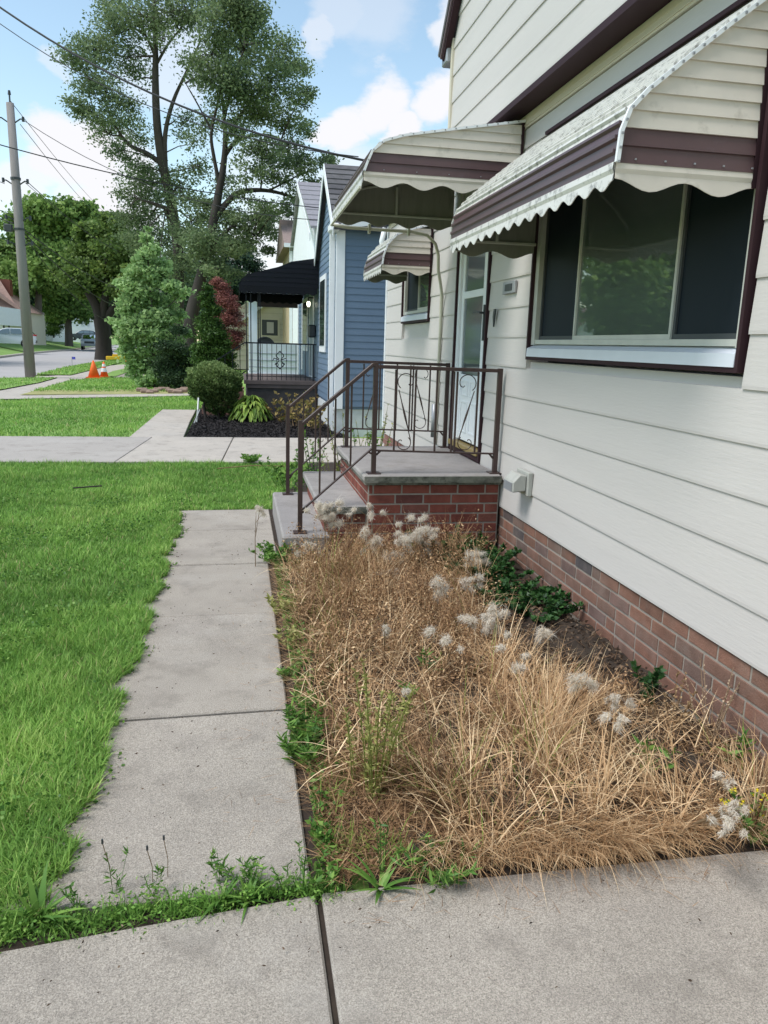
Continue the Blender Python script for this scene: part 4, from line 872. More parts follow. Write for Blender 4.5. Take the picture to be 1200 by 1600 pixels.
tree('street_tree','dark maple street tree with a forked trunk on the verge by the road',60,
 [(163,566,.75),(162,545,.58),(161,520,.55),(158,498,.55)],
 [[(158,502,.42),(150,478,.34),(138,458,.28),(122,440,.2),(105,420,.12)],[(160,502,.4),(163,475,.3),(166,445,.22),(165,400,.12)],[(161,505,.36),(176,482,.28),(192,462,.2),(205,440,.1)]],
 [(150,402,34),(190,405,34),(128,425,28),(165,380,30),(205,385,26),(163,438,32),(205,440,28),(108,440,22),(128,455,16),(222,420,24),(142,362,20),(180,352,22),(222,455,16),(95,425,16,2)],
 mapleL,barkdark,34000,.28,.7,dj=3,squash=.8,spread=.3)
tree('background_tree','tall bright green tree standing behind the utility pole',95,
 [(60,530,.5),(60,480,.4),(60,420,.3)],[],
 [(70,400,34),(100,400,26),(50,370,26),(110,350,22),(85,430,26),(30,350,24),(60,330,26),(95,335,28),(125,330,22),(70,370,34),(35,385,28),(20,420,30),(110,370,34),(45,440,32),(145,355,14),(190,360,16),(15,455,24),(80,450,26),(180,345,12),(-10,400,30),(-20,445,25)],
 leafmat('bright_tree_leaf',[(.09,.16,.05),(.21,.33,.09),(.36,.48,.15)],.5),barkgrey,34000,.5,.7,dj=3,spread=.3)
tree('background_tree','small verge tree with a short grey trunk across the street, left of the pickup',100,
 [(108,541,.5),(107,515,.42),(106,495,.38)],[],
 [(95,480,24),(118,478,22),(105,465,24),(130,490,14),(85,495,10)],
 leafmat('bright_tree_leaf',[(.03,.07,.02)]*3),barkgrey,9000,.4,.7,dj=1.5)
tree('young_tree','young light green leafy tree standing in the stone ringed lawn bed',27,
 [(240,606,.07),(240,560,.06),(238,500,.05),(233,440,.035),(230,380,.02)],[[(240,590,.03),(222,540,.025),(210,480,.015)],[(240,590,.03),(258,540,.02),(262,480,.015)]],
 [(186,440,9),(184,505,11),(290,455,8),(292,520,8),(226,372,9),(238,392,13),(222,402,12),(250,412,13),(214,425,15),(236,432,18),(262,446,14),(200,446,11),(224,462,22),(252,470,17),(280,462,9),(204,482,16),(232,498,24),(262,500,18),(283,492,8),(196,505,9),(214,524,20),(244,532,22),(270,528,12),(203,548,14),(230,558,24),(256,562,18),(212,580,15),(240,584,18),(226,596,11),(230,358,5),(258,425,8),(192,470,6),(252,598,8),(275,440,6),(190,530,6)],
 youngL,barkgrey,19000,.145,.6,dj=.4,spread=.38,sub=8)
tree('yew_shrub','dark rounded yew shrub standing right beside the young light green tree',26,
 [(278,606,.06),(278,570,.05)],[],
 [(270,545,20),(290,555,16),(262,570,20),(285,575,20),(275,520,12),(300,570,12),(282,595,16),(265,595,14),(298,592,12)],
 yewL,barkdark,16000,.09,.4,dj=.3,spread=.36,cat='shrub')
tree('arborvitae','green cone shaped arborvitae behind the round bush',21,
 [(330,600,.05),(328,520,.04),(325,450,.02)],[],
 [(325,446,6),(325,455,9),(325,468,12),(326,483,15),(327,500,18),(330,515,21),(332,530,24),(330,548,26),(345,545,16),(318,552,16),(335,565,26),(352,560,12)],
 arborL,barkdark,30000,.07,.45,dj=.1,spread=.27,twigs=False,squash=1,cat='shrub')
tree('dead_arborvitae','browned dead reddish arborvitae right of the green one',22.5,
 [(352,600,.05),(350,520,.04),(345,450,.02)],[],
 [(340,440,8),(346,450,11),(349,464,15),(353,480,17),(357,497,18),(360,514,18),(362,530,16),(364,545,10),(352,560,12),(338,470,6)],
 redL,barkdark,20000,.065,.3,dj=.12,spread=.32,twigs=False,squash=1,cat='shrub')
tree('background_conifer','dark bluish spruce rising behind the dead arborvitae',58,
 [(365,540,.3),(362,420,.15)],[],
 [(350,385,24),(372,400,24),(340,420,24),(365,435,24),(385,450,18),(350,460,26),(372,480,24),(395,420,14),(335,450,16),(372,505,20),(345,500,16),(330,500,14)],
 spruceL,barkdark,22000,.3,.3,dj=1.5,spread=.36)
tree('far_arborvitae','dark columnar arborvitae across the street beside the white gable house',108,
 [(84,528,.1),(84,490,.1)],[],
 [(84,478,8),(84,488,10),(84,500,11),(84,513,12),(92,508,8),(78,518,8)],
 arborL,barkdark,7000,.22,.5,dj=.3,spread=.34,twigs=False,squash=1,cat='shrub')
tree('far_tree','broad tree at the end of the street between the trunks',110,
 [(300,532,.4),(300,500,.3)],[],
 [(225,500,30),(260,480,34),(300,465,36),(330,480,30),(200,470,34),(250,440,30),(300,430,34),(345,515,16),(270,512,20),(312,500,20),(215,520,14),(380,500,26),(400,470,22),(180,510,18)],
 leafmat('far_leaf',[(.04,.07,.04),(.07,.12,.06),(.12,.17,.09)]),barkdark,26000,.55,.7,dj=5,spread=.34)
tree('far_tree','pale green tree filling the far left edge behind the bungalow',110,
 [(10,520,.4),(10,480,.3)],[],[(-30,440,40),(20,470,26),(60,470,24),(-60,400,50),(150,480,24)],
 leafmat('far_leaf',[(.04,.07,.04)]*3),barkdark,12000,.6,.7,dj=4,spread=.34)
tree('roadside_tree','roadside tree left of the view whose reflection shows in the picture window',44,
 [(-270,600,.4),(-270,520,.35),(-265,450,.3)],[],
 [(-270,430,80),(-330,400,80),(-210,395,60),(-270,340,80),(-350,330,70),(-200,330,55),(-280,250,70),(-410,420,70),(-230,460,50),(-480,400,80),(-470,300,60)],
 leafmat('bright_tree_leaf',[(.03,.07,.02)]*3),barkgrey,24000,.45,.7,dj=3,spread=.34)
# round bush on a leaning stem, hosta
def shell(center,rx,ry,rz,n,size,m,par,name='crown',asp=.6,jit=.06,cutz=None):
    u=rng.normal(size=(n,3)); u/=np.linalg.norm(u,axis=1)[:,None]; k=1+.09*np.sin(u[:,0]*7+1)*np.cos(u[:,1]*6)+.06*np.sin(u[:,2]*11+u[:,0]*5)
    rad=k*(1-np.abs(rng.normal(0,.10,n)))+rng.normal(0,.02,n); P_=np.array(center)+u*rad[:,None]*np.array([rx,ry,rz])
    t=np.clip(.42+.38*u[:,2]+rng.normal(0,.2,n),0,1); V,Fq,T_=leaves(P_,size,asp,.2,t,dirs=u*.6+np.array([0,0,.4])); return link(name,npmesh(name,V,Fq,m,T_),par,kind='stuff')  # leaves tinted paler towards the top, light from above put into their colour
rb=thing('round_bush',tuple(g(335,648)),'round topped clipped bush on dark stems at the edge of the mulch bed','shrub')
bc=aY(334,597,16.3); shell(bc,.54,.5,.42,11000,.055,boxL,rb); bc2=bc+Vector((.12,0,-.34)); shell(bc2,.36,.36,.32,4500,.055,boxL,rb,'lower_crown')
MB().tube([aY(322,655,16.2),aY(318,635,16.2),aY(322,615,16.2)],[.03,.025,.02],6).tube([aY(342,658,16.2),aY(340,635,16.2),aY(338,610,16.2)],[.04,.03,.02],6).build('stem',barkdark,rb)
fr_=MB().tube([g(307,660),aY(309,640,g(307,660).y),aY(310,622,g(307,660).y+.2)],.018,5).tube([g(303,662),aY(312,640,g(303,662).y)],.012,5).build('garden_stake',mat('pale_stake',(.55,.56,.55),.6),None,label='pale metal garden stake leaning at the left edge of the round bush',cat='garden stake')
def hosta(px,py,R_,n,label):
    c=g(px,py); t=thing('hosta_plant',tuple(c),label,'plant'); me=None
    mbv=[];
    for i in range(n):
        a=random.uniform(0,2*PI); k=(i/n)**.6; r0=R_*k*.55; el=random.uniform(.9,1.25)-.9*k; Ln=R_*.30*random.uniform(.8,1.15); w=Ln*.42
        d=Vector((math.cos(a),math.sin(a),0)); base=Vector(c)+d*r0+Vector((0,0,(1-k**2)*R_*.62+.08)); s=Vector((-d.y,d.x,0))
        mb=MB(); rows=[]
        for j,(tt,ww) in enumerate([(0,.25),(.25,.9),(.5,1),(.8,.6),(1,.02)]):
            ang=el-1.5*tt; p=base+d*(Ln*tt*math.cos(el-.7*tt))+Vector((0,0,Ln*tt*math.sin(el-.9*tt)-.05*tt*tt))
            mb.v+=[tuple(p-s*w/2*ww+Vector((0,0,.012*ww))),tuple(p-Vector((0,0,.008))),tuple(p+s*w/2*ww+Vector((0,0,.012*ww)))]
        for j in range(4): mb.f+=[(j*3,j*3+1,j*3+4,j*3+3),(j*3+1,j*3+2,j*3+5,j*3+4)]
        mm=mb.mesh('leaf',hostaL,True); at=mm.attributes.new('tint','FLOAT','POINT'); v_=random.random(); at.data.foreach_set('value',[v_+ (0.15 if q%3!=1 else -.1) for q in range(len(mm.vertices))])
        link('leaf',mm,t)
hosta(392,657,.62,270,'large leafy green hosta in the dark mulch bed')
# mulch chips
n=9000; x=rng.uniform(-.9,1.85,n); y=rng.uniform(13.2,18.5,n); P_=np.stack([x,y,rng.uniform(.005,.03,n)],1); V,Fq,T_=leaves(P_,.05,.35,.7,rng.uniform(0,1,n))
link('mulch_chips',npmesh('mulch_chips',V,Fq,mat('mulch_chip',(.02,.016,.016),.9,ramp=[(0,(.008,.007,.007)),(.7,(.022,.018,.018)),(1,(.055,.045,.045))]),T_),kind='stuff')
# dried weeds beside blue porch
def spindly(loc,h,n,label,m,leafm_,spread=.1,lsize=.03,nl=24,lean=(0,0),cat='weed',group=None,name='weed_plant',seed=0,flower=None,asp=.3):
    t=thing(name,loc,label,cat,group); mb=MB(); PP=[];DD=[]; tips=[]
    for i in range(n):
        a=random.uniform(0,2*PI); r0=random.uniform(0,spread*.3); hh=h*random.uniform(.6,1.05); d=Vector((math.cos(a),math.sin(a),0)); b=Vector(loc)+d*r0
        top=b+d*spread*random.uniform(.3,1)+Vector((lean[0],lean[1],0))*hh+Vector((0,0,hh)); md=b.lerp(top,.5)+Vector((0,0,hh*.08))
        pp,rr=smoothpts([b,md,top],[.004*h/.5,.003*h/.5,.0012],3); mb.tube(pp,rr,4,cap=False); tips.append(top)
        for j in range(nl):
            u=random.uniform(.12,1); k=u*(len(pp)-1); q=pp[int(k)].lerp(pp[min(int(k)+1,len(pp)-1)],k-int(k)); aa=random.uniform(0,2*PI); e_=random.uniform(.1,.9)
            dv=Vector((math.cos(aa)*math.cos(e_),math.sin(aa)*math.cos(e_),math.sin(e_))); ls=lsize*(1.15-u*.6); PP.append(tuple(q+dv*ls*.5)); DD.append(tuple(dv))
    mb.build('stem',m,t)
    if PP:
        V,Fq,T_=leaves(np.array(PP),lsize,asp,0,None,dirs=np.array(DD)*2.5); link('foliage',npmesh('foliage',V,Fq,leafm_,T_),t,kind='stuff')
    if flower:
        for q in tips:
            for k in range(3):
                c=q+Vector((random.uniform(-.02,.02),random.uniform(-.02,.02),random.uniform(-.02,.01))); V,Fq,T_=leaves(np.repeat(np.array([c],float),7,0)+rng.normal(0,.003,(7,3)),.010,.6,.3); link('flower',npmesh('flower',V,Fq,flower,T_),t)
    return t
for i,(x,y,h,l) in enumerate([(462,668,.75,'dry branching shrub stems with yellowed leaves left of the blue porch base'),(488,672,.6,'small dry yellowed shrub behind the stair railing'),(440,660,.5,'low dry twiggy shrub right beside the hosta')]):
    c=g(x,y); spindly(tuple(c),h,9,l,stemdry,mat('yellowed_leaf',(.3,.22,.06),.7,ramp=[(0,(.10,.12,.03)),(.5,(.28,.20,.06)),(1,(.40,.30,.12))],trans=.2),.5,.09,16,cat='shrub',name='dry_shrub',asp=.6)
for i,(x,y,h,m_,l) in enumerate([(1.25,8.0,.75,greenm,'tall green weed behind the stoop against the cream wall'),(.75,7.7,.85,greenm,'leafy green weed seen between the stair railings'),(.55,7.9,.5,greenm,'low grassy weed clump behind the bottom step'),(1.55,8.3,.6,greenm,'thin flowering weed by the spigot behind the stoop'),(1.0,8.3,.55,yelgreenm,'yellowish weed between blue house and stoop'),(1.05,7.6,.95,yelgreenm,'spindly branching seed weed behind the far railing'),(1.35,7.75,1.0,yelgreenm,'tallest spindly seed weed in front of the cream wall corner'),(.45,8.6,.4,greenm,'green weed tuft at the driveway edge behind the steps')]):
    spindly((x,y,0),h,7,l,MATS['weed_leaf'] if m_ is greenm else MATS['yellow_weed'],m_,.22,.05 if m_ is greenm else .03,24,asp=.45)
c=g(393,722); spindly((c.x,c.y,0),.09,16,'small grey green weed standing in the far lawn near the driveway',greenm,greenm,.16,.06,12,asp=.5)
# ------------------------------------------------------------------ STREET THINGS
up_=thing('utility_pole',tuple(g(48,589)),'tall weathered grey wooden utility pole on the verge at the left','utility pole')
PYd=g(48,589).y
pb=aY(48,592,PYd); ptp=aY(15.5,161,PYd)
MB().tube([pb,pb.lerp(ptp,.5),ptp],[.205,.175,.135],12).build('pole',polem,up_,smooth=True)
def pz_(t,dx=0,dy=0): p=pb.lerp(ptp,t); return p+Vector((dx,dy,0))
p=pz_(1); MB().tube([p,p+Vector((0,0,.28))],.03,6).tube([p+Vector((0,0,.28)),p+Vector((0,0,.42))],[.06,.04],8).build('insulator',darkmetal,up_)
for t_,nm in ((.945,'insulator'),(.73,'insulator'),(.60,'bracket'),(.51,'bracket')):
    for s in (-1,1):
        p=pz_(t_); MB().tube([p+Vector((s*.1,0,-.12)),p+Vector((s*.32,-.05,.02)),p+Vector((s*.42,-.05,.02))],.025,5).tube([p+Vector((s*.42,-.05,-.06)),p+Vector((s*.42,-.05,.10))],[.05,.045],7).build(nm,darkmetal,up_)
for t_ in (.56,.74): p=pz_(t_); MB().tube([p-Vector((0,0,.04)),p+Vector((0,0,.04))],.185,12).build('band',darkmetal,up_)
p=pz_(.565,-.28); MB().box(p.x-.25,p.x+.05,p.y-.1,p.y+.1,p.z-.15,p.z+.12).build('splice_box',darkmetal,up_,bevel=.03)
def wire(a,b,sag,r,label,grp='overhead wires',n=14):
    pts=[]
    for i in range(n+1): t=i/n; q=a.lerp(b,t); q.z-=sag*4*t*(1-t); pts.append(q)
    MB().tube(pts,r,5).build('power_line',wirem,None,label=label,cat='wire',group=grp)
H1=Vector((2.05,10.6,3.9)); H1=aY(575,252,10.3)
wire(aY(-30,-10,15),H1,.35,.016,'thickest black cable crossing the sky down to the cream house')
wire(aY(-30,15,15.2),aY(560,245,10.35),.42,.007,'thin black cable just below the thick service cable')
wire(pz_(.945,.42),aY(560,345,24),.9,.012,'wire running right from the top bracket of the pole')
wire(aY(-40,215,20),aY(560,330,23),.25,.013,'long dark wire crossing in front of the big locust trees below the pole top bracket')
wire(pz_(.945,-.42),aY(-200,175,30),.1,.012,'wire leaving the pole top bracket to the left edge')
wire(pz_(1.01),aY(190,352,110),.6,.012,'thin wire dropping from the pole tip towards the street')
wire(pz_(.93,.3),aY(200,365,110),1,.012,'second thin wire dropping from below the pole tip')
wire(pz_(.73,.42),aY(250,395,90),1.4,.014,'wire from the middle bracket into the street tree')
wire(pz_(.73,.3),aY(230,390,95),1.2,.010,'thinner wire just under the middle bracket wire')
wire(pz_(.56,.18),aY(260,445,80),1.4,.02,'upper pale communication cable from the pole band into the street tree')
wire(pz_(.545,.18),aY(250,460,80),2.0,.022,'lower communication cable from the pole band into the street tree')
wire(pz_(.53,.18),aY(240,450,80),3.2,.014,'lowest slack cable below the pole band')
wire(pz_(.61,-.15),aY(-60,302,30),.05,.012,'short wire leaving the pole left at mid height')
wire(pz_(.58,-.2),aY(-60,312,34),.05,.02,'short thicker cable leaving the pole left below mid height')
wire(pz_(.72,-.4),aY(-60,252,36),.05,.012,'short wire leaving the pole left at the middle bracket')
def cone(px,py,h,label,bands,wid=1.0):
    c=g(px,py); t=thing('traffic_cone',tuple(c),label,'traffic cone','traffic cones by the road'); r0=.17*wid
    MB().box(c.x-.2*wid,c.x+.2*wid,c.y-.2*wid,c.y+.2*wid,0,.04).build('base',orange,t)
    MB().tube([c+Vector((0,0,.04)),c+Vector((0,0,h))],[r0,.03],14).build('cone',orange,t,smooth=True)
    for a,b in bands:
        ra=r0+(.03-r0)*a+.004; rb_=r0+(.03-r0)*b+.004; MB().tube([c+Vector((0,0,.04+(h-.04)*a)),c+Vector((0,0,.04+(h-.04)*b))],[ra,rb_],14,cap=False).build('reflective_band',wtrim,t,smooth=True)
cone(147,590.5,.68,'wide plain orange traffic cone on the sidewalk',[],1.35)
cone(163,589.5,.62,'narrow orange traffic cone with white bands, right of the plain cone',[(.32,.58),(.68,.86)],.95)
cone(201,566,.85,'orange traffic cone beside the yellow barricade at the roadside',[],1.2)
c=g(192,563); t=thing('yellow_barrier',tuple(c),'low yellow barrier lying at the roadside behind the cones','barrier')
MB().box(c.x-1.1,c.x+.7,c.y-.4,c.y-.1,.02,.28).build('rail',mat('barrier_yellow',(.8,.5,.03),.5),t,bevel=.04); MB().box(c.x-.7,c.x+.5,c.y-.1,c.y+.3,.25,.42).build('top_rail',mat('barrier_yellow',(.8,.5,.03)),t,bevel=.04)
c=g(113,572); mk=thing('marker_flag',tuple(c),'tiny utility marker flag standing in the verge by the road','marker flag')
MB().box(c.x-.01,c.x+.01,c.y-.01,c.y+.01,0,.5).build('stake',metal,mk); MB().box(c.x+.012,c.x+.18,c.y-.005,c.y+.005,.36,.5).build('flag',mat('flag_blue',(.1,.1,.5),.7),mk)
# border stones round the young tree bed
for i in range(16):
    q=g(222+i*6.2,606+3*math.sin(i*.9)+(6 if i<13 else 0)); s=random.uniform(.10,.18)
    mb=MB(); mb.box(q.x-s,q.x+s,q.y-s*.6,q.y+s*.6,0,s*.7)
    mb.build('border_stone',stonem,None,bevel=.03,label='rough brown border stone under the young tree, %s from the left'%['first','second','third','fourth','fifth','sixth','seventh','eighth','ninth','tenth','eleventh','twelfth','thirteenth','fourteenth','fifteenth','sixteenth'][i],cat='stone',group='border stones under the young tree')
# ---- vehicles
def wheel(par,c,r,w,ax):
    ax=Vector(ax); MB().tube([c-ax*w/2,c+ax*w/2],r,18).build('wheel',mat('tyre',(.015,.015,.016),.8),par)
    wl=par.children[-1]; MB().tube([c-ax*(w/2+.01),c+ax*(w/2+.01)],r*.62,12).build('rim',metal,wl)
def suv(px,py,D,zg,yaw,bodym,label):
    c=aY(px,py,D); c.z=zg; t=thing('parked_car',tuple(c),label,'car'); n0=len(bpy.data.objects)
    Ln=4.5; pr=[(-2.2,.35),(-2.25,.75),(-2.12,.95),(-1.0,1.08),(-.35,1.5),(.0,1.62),(1.2,1.62),(1.75,1.5),(2.1,1.1),(2.22,.95),(2.25,.5),(2.1,.3)]
    M=Matrix.Translation(c)@Matrix.Rotation(yaw,4,'Z')
    def T(mb): mb.v=[tuple(M@Vector(v)) for v in mb.v]; return mb
    mb=MB(); w=.88; nsec=len(pr)
    ring=[]
    for k,yy in enumerate((-w,-w*.97,w*.97,w)):
        for x,z in pr:
            ins=.16*max(0,(z-1.0)/.6); s=1 if yy>0 else -1
            edge=.03 if k in(0,3) else 0
            mb.v.append((x*(1-edge*.5),(abs(yy)-ins)*s,z-edge*(1 if z>1 else 0)))
    for k in range(3):
        for i in range(nsec): j=(i+1)%nsec; mb.f.append((k*nsec+i,(k+1)*nsec+i,(k+1)*nsec+j,k*nsec+j))
    mb.f+=[tuple(range(nsec)),tuple(range(4*nsec-1,3*nsec-1,-1))]; T(mb).build('body',bodym,t)
    for s in (-1,1):
        for gx in ([(-.85,1.12),(-.3,1.48),(.25,1.55),(.25,1.12)],[(.32,1.12),(.32,1.55),(1.1,1.55),(1.2,1.12)],[(1.28,1.12),(1.18,1.55),(1.55,1.48),(1.9,1.15)]):
            mb=MB(); mb.extr([(x,s*(.885-.16*max(0,(z-1)/.6)),z) for x,z in gx],(0,s*.01,0)); T(mb).build('side_window',pane,t)
    mb=MB(); mb.quad((1.80,-.62,1.50),(1.80,.62,1.50),(2.12,.70,1.12),(2.12,-.70,1.12)); mb.v=[(v[0]+.015,v[1],v[2]+.01) for v in mb.v]; T(mb).build('rear_window',pane,t)
    mb=MB(); mb.quad((-.98,-.72,1.10),(-.98,.72,1.10),(-.37,.64,1.49),(-.37,-.64,1.49)); mb.v=[(v[0]-.015,v[1],v[2]+.01) for v in mb.v]; T(mb).build('windshield',pane,t)
    for s in (-1,1):
        T(MB().box(2.05,2.262,s*.70-.16,s*.70+.16,.98,1.12)).build('tail_light',mat('red_light',(.5,.02,.02),.3),t)
        T(MB().box(-2.25,-2.05,s*.65-.16,s*.65+.16,.72,.86)).build('headlight',mat('clear_light',(.7,.7,.7),.2),t)
    T(MB().box(2.2,2.30,-.8,.8,.42,.62)).build('bumper',darkmetal,t)
    for x in (-1.4,1.4):
        for s in (-1,1):
            cc=M@Vector((x,s*.80,.34)); wheel(t,cc,.35,.22,(M.to_3x3()@Vector((0,1,0))))
    return t
suv(12,530,72,.52,.18,mat('silver_paint',(.55,.60,.66),.3,spec=.6),'silver hatchback parked on the far lawn side, cut by the left edge')
suv(129,520,132,.95,.05,mat('dark_paint',(.05,.06,.075),.3,spec=.6),'dark grey suv parked in front of the white house across the street')
# approaching pickup seen from the front
c=g(140,547); c=Vector((c.x,c.y,0)); pk_=thing('pickup_truck',tuple(c),'silver pickup truck facing the camera on the road beside the street tree','truck')
M=Matrix.Translation(c)@Matrix.Rotation(math.radians(8),4,'Z')
def T(mb): mb.v=[tuple(M@Vector(v)) for v in mb.v]; return mb
silv=mat('pickup_silver',(.50,.52,.55),.35,spec=.6)
pr=[(0,.45),(0,1.05),(.15,1.18),(1.15,1.28),(1.75,1.82),(2.2,1.9),(3.5,1.88),(3.7,1.3),(5.4,1.28),(5.45,.5)]
mb=MB()
for s in (-1,1):
    for y,z in pr: mb.v.append((s*(.98-.2*max(0,(z-1.3)/.6)),y,z))
n=len(pr); mb.f=[tuple(range(n)),tuple(range(2*n-1,n-1,-1))]+[(i,(i+1)%n,n+(i+1)%n,n+i) for i in range(n)]; T(mb).build('body',silv,pk_,bevel=.03)
mb=MB(); mb.quad((-.78,1.20,1.31),(.78,1.20,1.31),(.66,1.72,1.80),(-.66,1.72,1.80)); mb.v=[(v[0],v[1]-.03,v[2]+.02) for v in mb.v]; T(mb).build('windshield',pane,pk_)
T(MB().box(-.55,.55,-.03,.02,.78,1.04)).build('grille',darkmetal,pk_); T(MB().box(-.97,.97,-.12,.05,.45,.68)).build('bumper',metal,pk_,bevel=.02)
for s in (-1,1): 
    T(MB().box(s*.77-.18,s*.77+.18,-.04,.05,.80,1.02)).build('headlight',mat('clear_light',(.7,.7,.7),.2),pk_); T(MB().box(s*1.12-.10,s*1.12+.10,1.3,1.4,1.25,1.45)).build('mirror',darkmetal,pk_)
    for y in (.9,4.4): wheel(pk_,M@Vector((s*.85,y,.38)),.38,.26,M.to_3x3()@Vector((1,0,0)))
# ------------------------------------------------------------------ VEGETATION NEAR
# lawn
def lawnblades(n,xr,yr,poly,hr,w,seed,excl=None,a1=1.1,tintb=.0,edge=None,thin=None):
    x=rng.uniform(*xr,n); y=rng.uniform(*yr,n); k=inpoly(x,y,poly)
    if excl is not None: k&=~excl(x,y)
    x=x[k];y=y[k]; n=len(x); nz_=vnoise(x,y,3.2,seed); nf=vnoise(x,y,14,seed+1)
    if thin is not None:
        k=rng.uniform(size=n)<thin(x,y); x,y,nz_,nf=x[k],y[k],nz_[k],nf[k]; n=len(x)
    h=rng.uniform(hr[0],hr[1],n)*(1+.30*nz_+.25*nf); az=rng.uniform(0,6.28,n)
    t=np.clip(.46+.14*vnoise(x,y,1.1,seed+5)+.15*nz_+.13*nf+rng.normal(0,.17,n)+tintb,0,.96); t=np.where(rng.uniform(size=n)<.03,1.0,t)
    P_=np.stack([x,y,np.where((x>-.68)&(y>2.05)&(y<7.4),.0,-.02)],1)
    a0=rng.uniform(.05,.6,n); return blades(P_,az,a0,a0+rng.uniform(.3,a1,n),h,w*rng.uniform(.6,1.3,n),3,t)
def edgex(y): # ragged left edge of the walk
    return -.535+.030*np.sin(y*5.1)+.028*np.sin(y*11.7+1)+.02*np.sin(y*23)+.015*np.sin(y*47)
LP=[(-8,1.60),(-2.9,1.70),(-.66,1.86),(-.52,2.08),(-.50,7.39),(.3,7.45),(.9,10.42),(-8,10.42)]
onwalk=lambda x,y:(x>edgex(y))&(y<7.40)&(y>2.05)
parts=[lawnblades(95000,(-2.6,-.4),(1.65,5),LP,(.035,.085),.0048,1,onwalk),
       lawnblades(120000,(-4.2,.95),(5,10.42),LP,(.035,.075),.0068,1,onwalk,thin=lambda x,y:np.clip(1.25-(y-5)*.07,.5,1)),
       lawnblades(30000,(-8,-2.4),(1.6,10.42),LP,(.05,.10),.010,1,onwalk),
       lawnblades(34000,(-.74,-.42),(2.0,7.4),LP,(.03,.08),.0055,6,onwalk,a1=1.6,tintb=-.05)]
V,Fq,T_=join(parts); link('lawn_grass',npmesh('lawn_grass',V,Fq,grassm,T_),kind='stuff')
pn=P((-60,625.5),(345,618.5),(345,640),(253,640.5),(200,684),(-60,692)); pm=P((48,612),(80,602),(112,593.5),(170,590),(320,590),(340,613))
parts=[lawnblades(60000,(-9,.5),(13.1,24),pn,(.05,.10),.016,20),lawnblades(26000,(-9,.5),(22,36),pm,(.06,.12),.03,21),
       lawnblades(14000,(-12,-4),(24,36),P((-60,592),(0,590.5),(90,589.8),(60,598),(0,609),(-60,612)),(.06,.12),.03,22),
       lawnblades(16000,(-9,-3),(30,72),P((57,585),(110,586),(143,578),(205,562),(205,559),(183,561),(156,564.5),(128,568.5),(92,576)),(.08,.15),.05,23)]
V,Fq,T_=join(parts); link('lawn_grass',npmesh('lawn_grass',V,Fq,grassm,T_),kind='stuff')
# clover / broad leaves in the near lawn and creeping at the walk edge
n=24000; x=rng.uniform(-2.6,-.45,n); y=rng.uniform(1.75,8.2,n); k=(x<edgex(y)+.03)&(y>1.93-.1*np.clip(-x-.6,0,2))&((vnoise(x,y,4,9)>.25)|(x>edgex(y)-.08)); x,y=x[k],y[k]
P_=np.stack([x,y,rng.uniform(.005,.055,len(x))*np.where(x>edgex(y)-.03,.35,1)],1); V,Fq,T_=leaves(P_,.017,.85,.6); link('clover_patches',npmesh('clover_patches',V,Fq,greenm,T_),kind='stuff')
# weed strip in the joint between walk and entrance slab
n=3000; u=rng.uniform(-1.0,.30,n); yc=1.995+.06*(u<-.64)*(u+.64)+.018*np.sin(u*17)
w_=np.where(u<-.1,.038,.022); y=yc-.06*np.clip(-u,0,1)+rng.normal(0,1,n)*w_*.6; az=np.where(rng.uniform(size=n)<.6,-PI/2,PI/2)+rng.normal(0,.9,n); a0=rng.uniform(.1,.9,n)
P_=np.stack([u,y,np.full(n,-.02)],1); V,Fq,T_=blades(P_,az,a0,a0+rng.uniform(.3,1.1,n),rng.uniform(.025,.075,n),rng.uniform(.003,.007,n),3,np.clip(rng.normal(.35,.2,n),0,.96))
a=(V,Fq,T_); n=1700; u=rng.uniform(-1.0,.28,n); P_=np.stack([u,1.99-.06*np.clip(-u,0,1)+rng.normal(0,.035,n),rng.uniform(.0,.04,n)],1); b=leaves(P_,.014,.5,.4,rng.uniform(0,.8,n))
V,Fq,T_=join([a,b]); link('joint_weeds',npmesh('joint_weeds',V,Fq,grassm,T_),kind='stuff')
# thin dirt in that joint
sheet('joint_soil',[(-.75,-2.4),(.32,-2.4),(.32,7.45),(-.62,7.45)],-.012,soil)
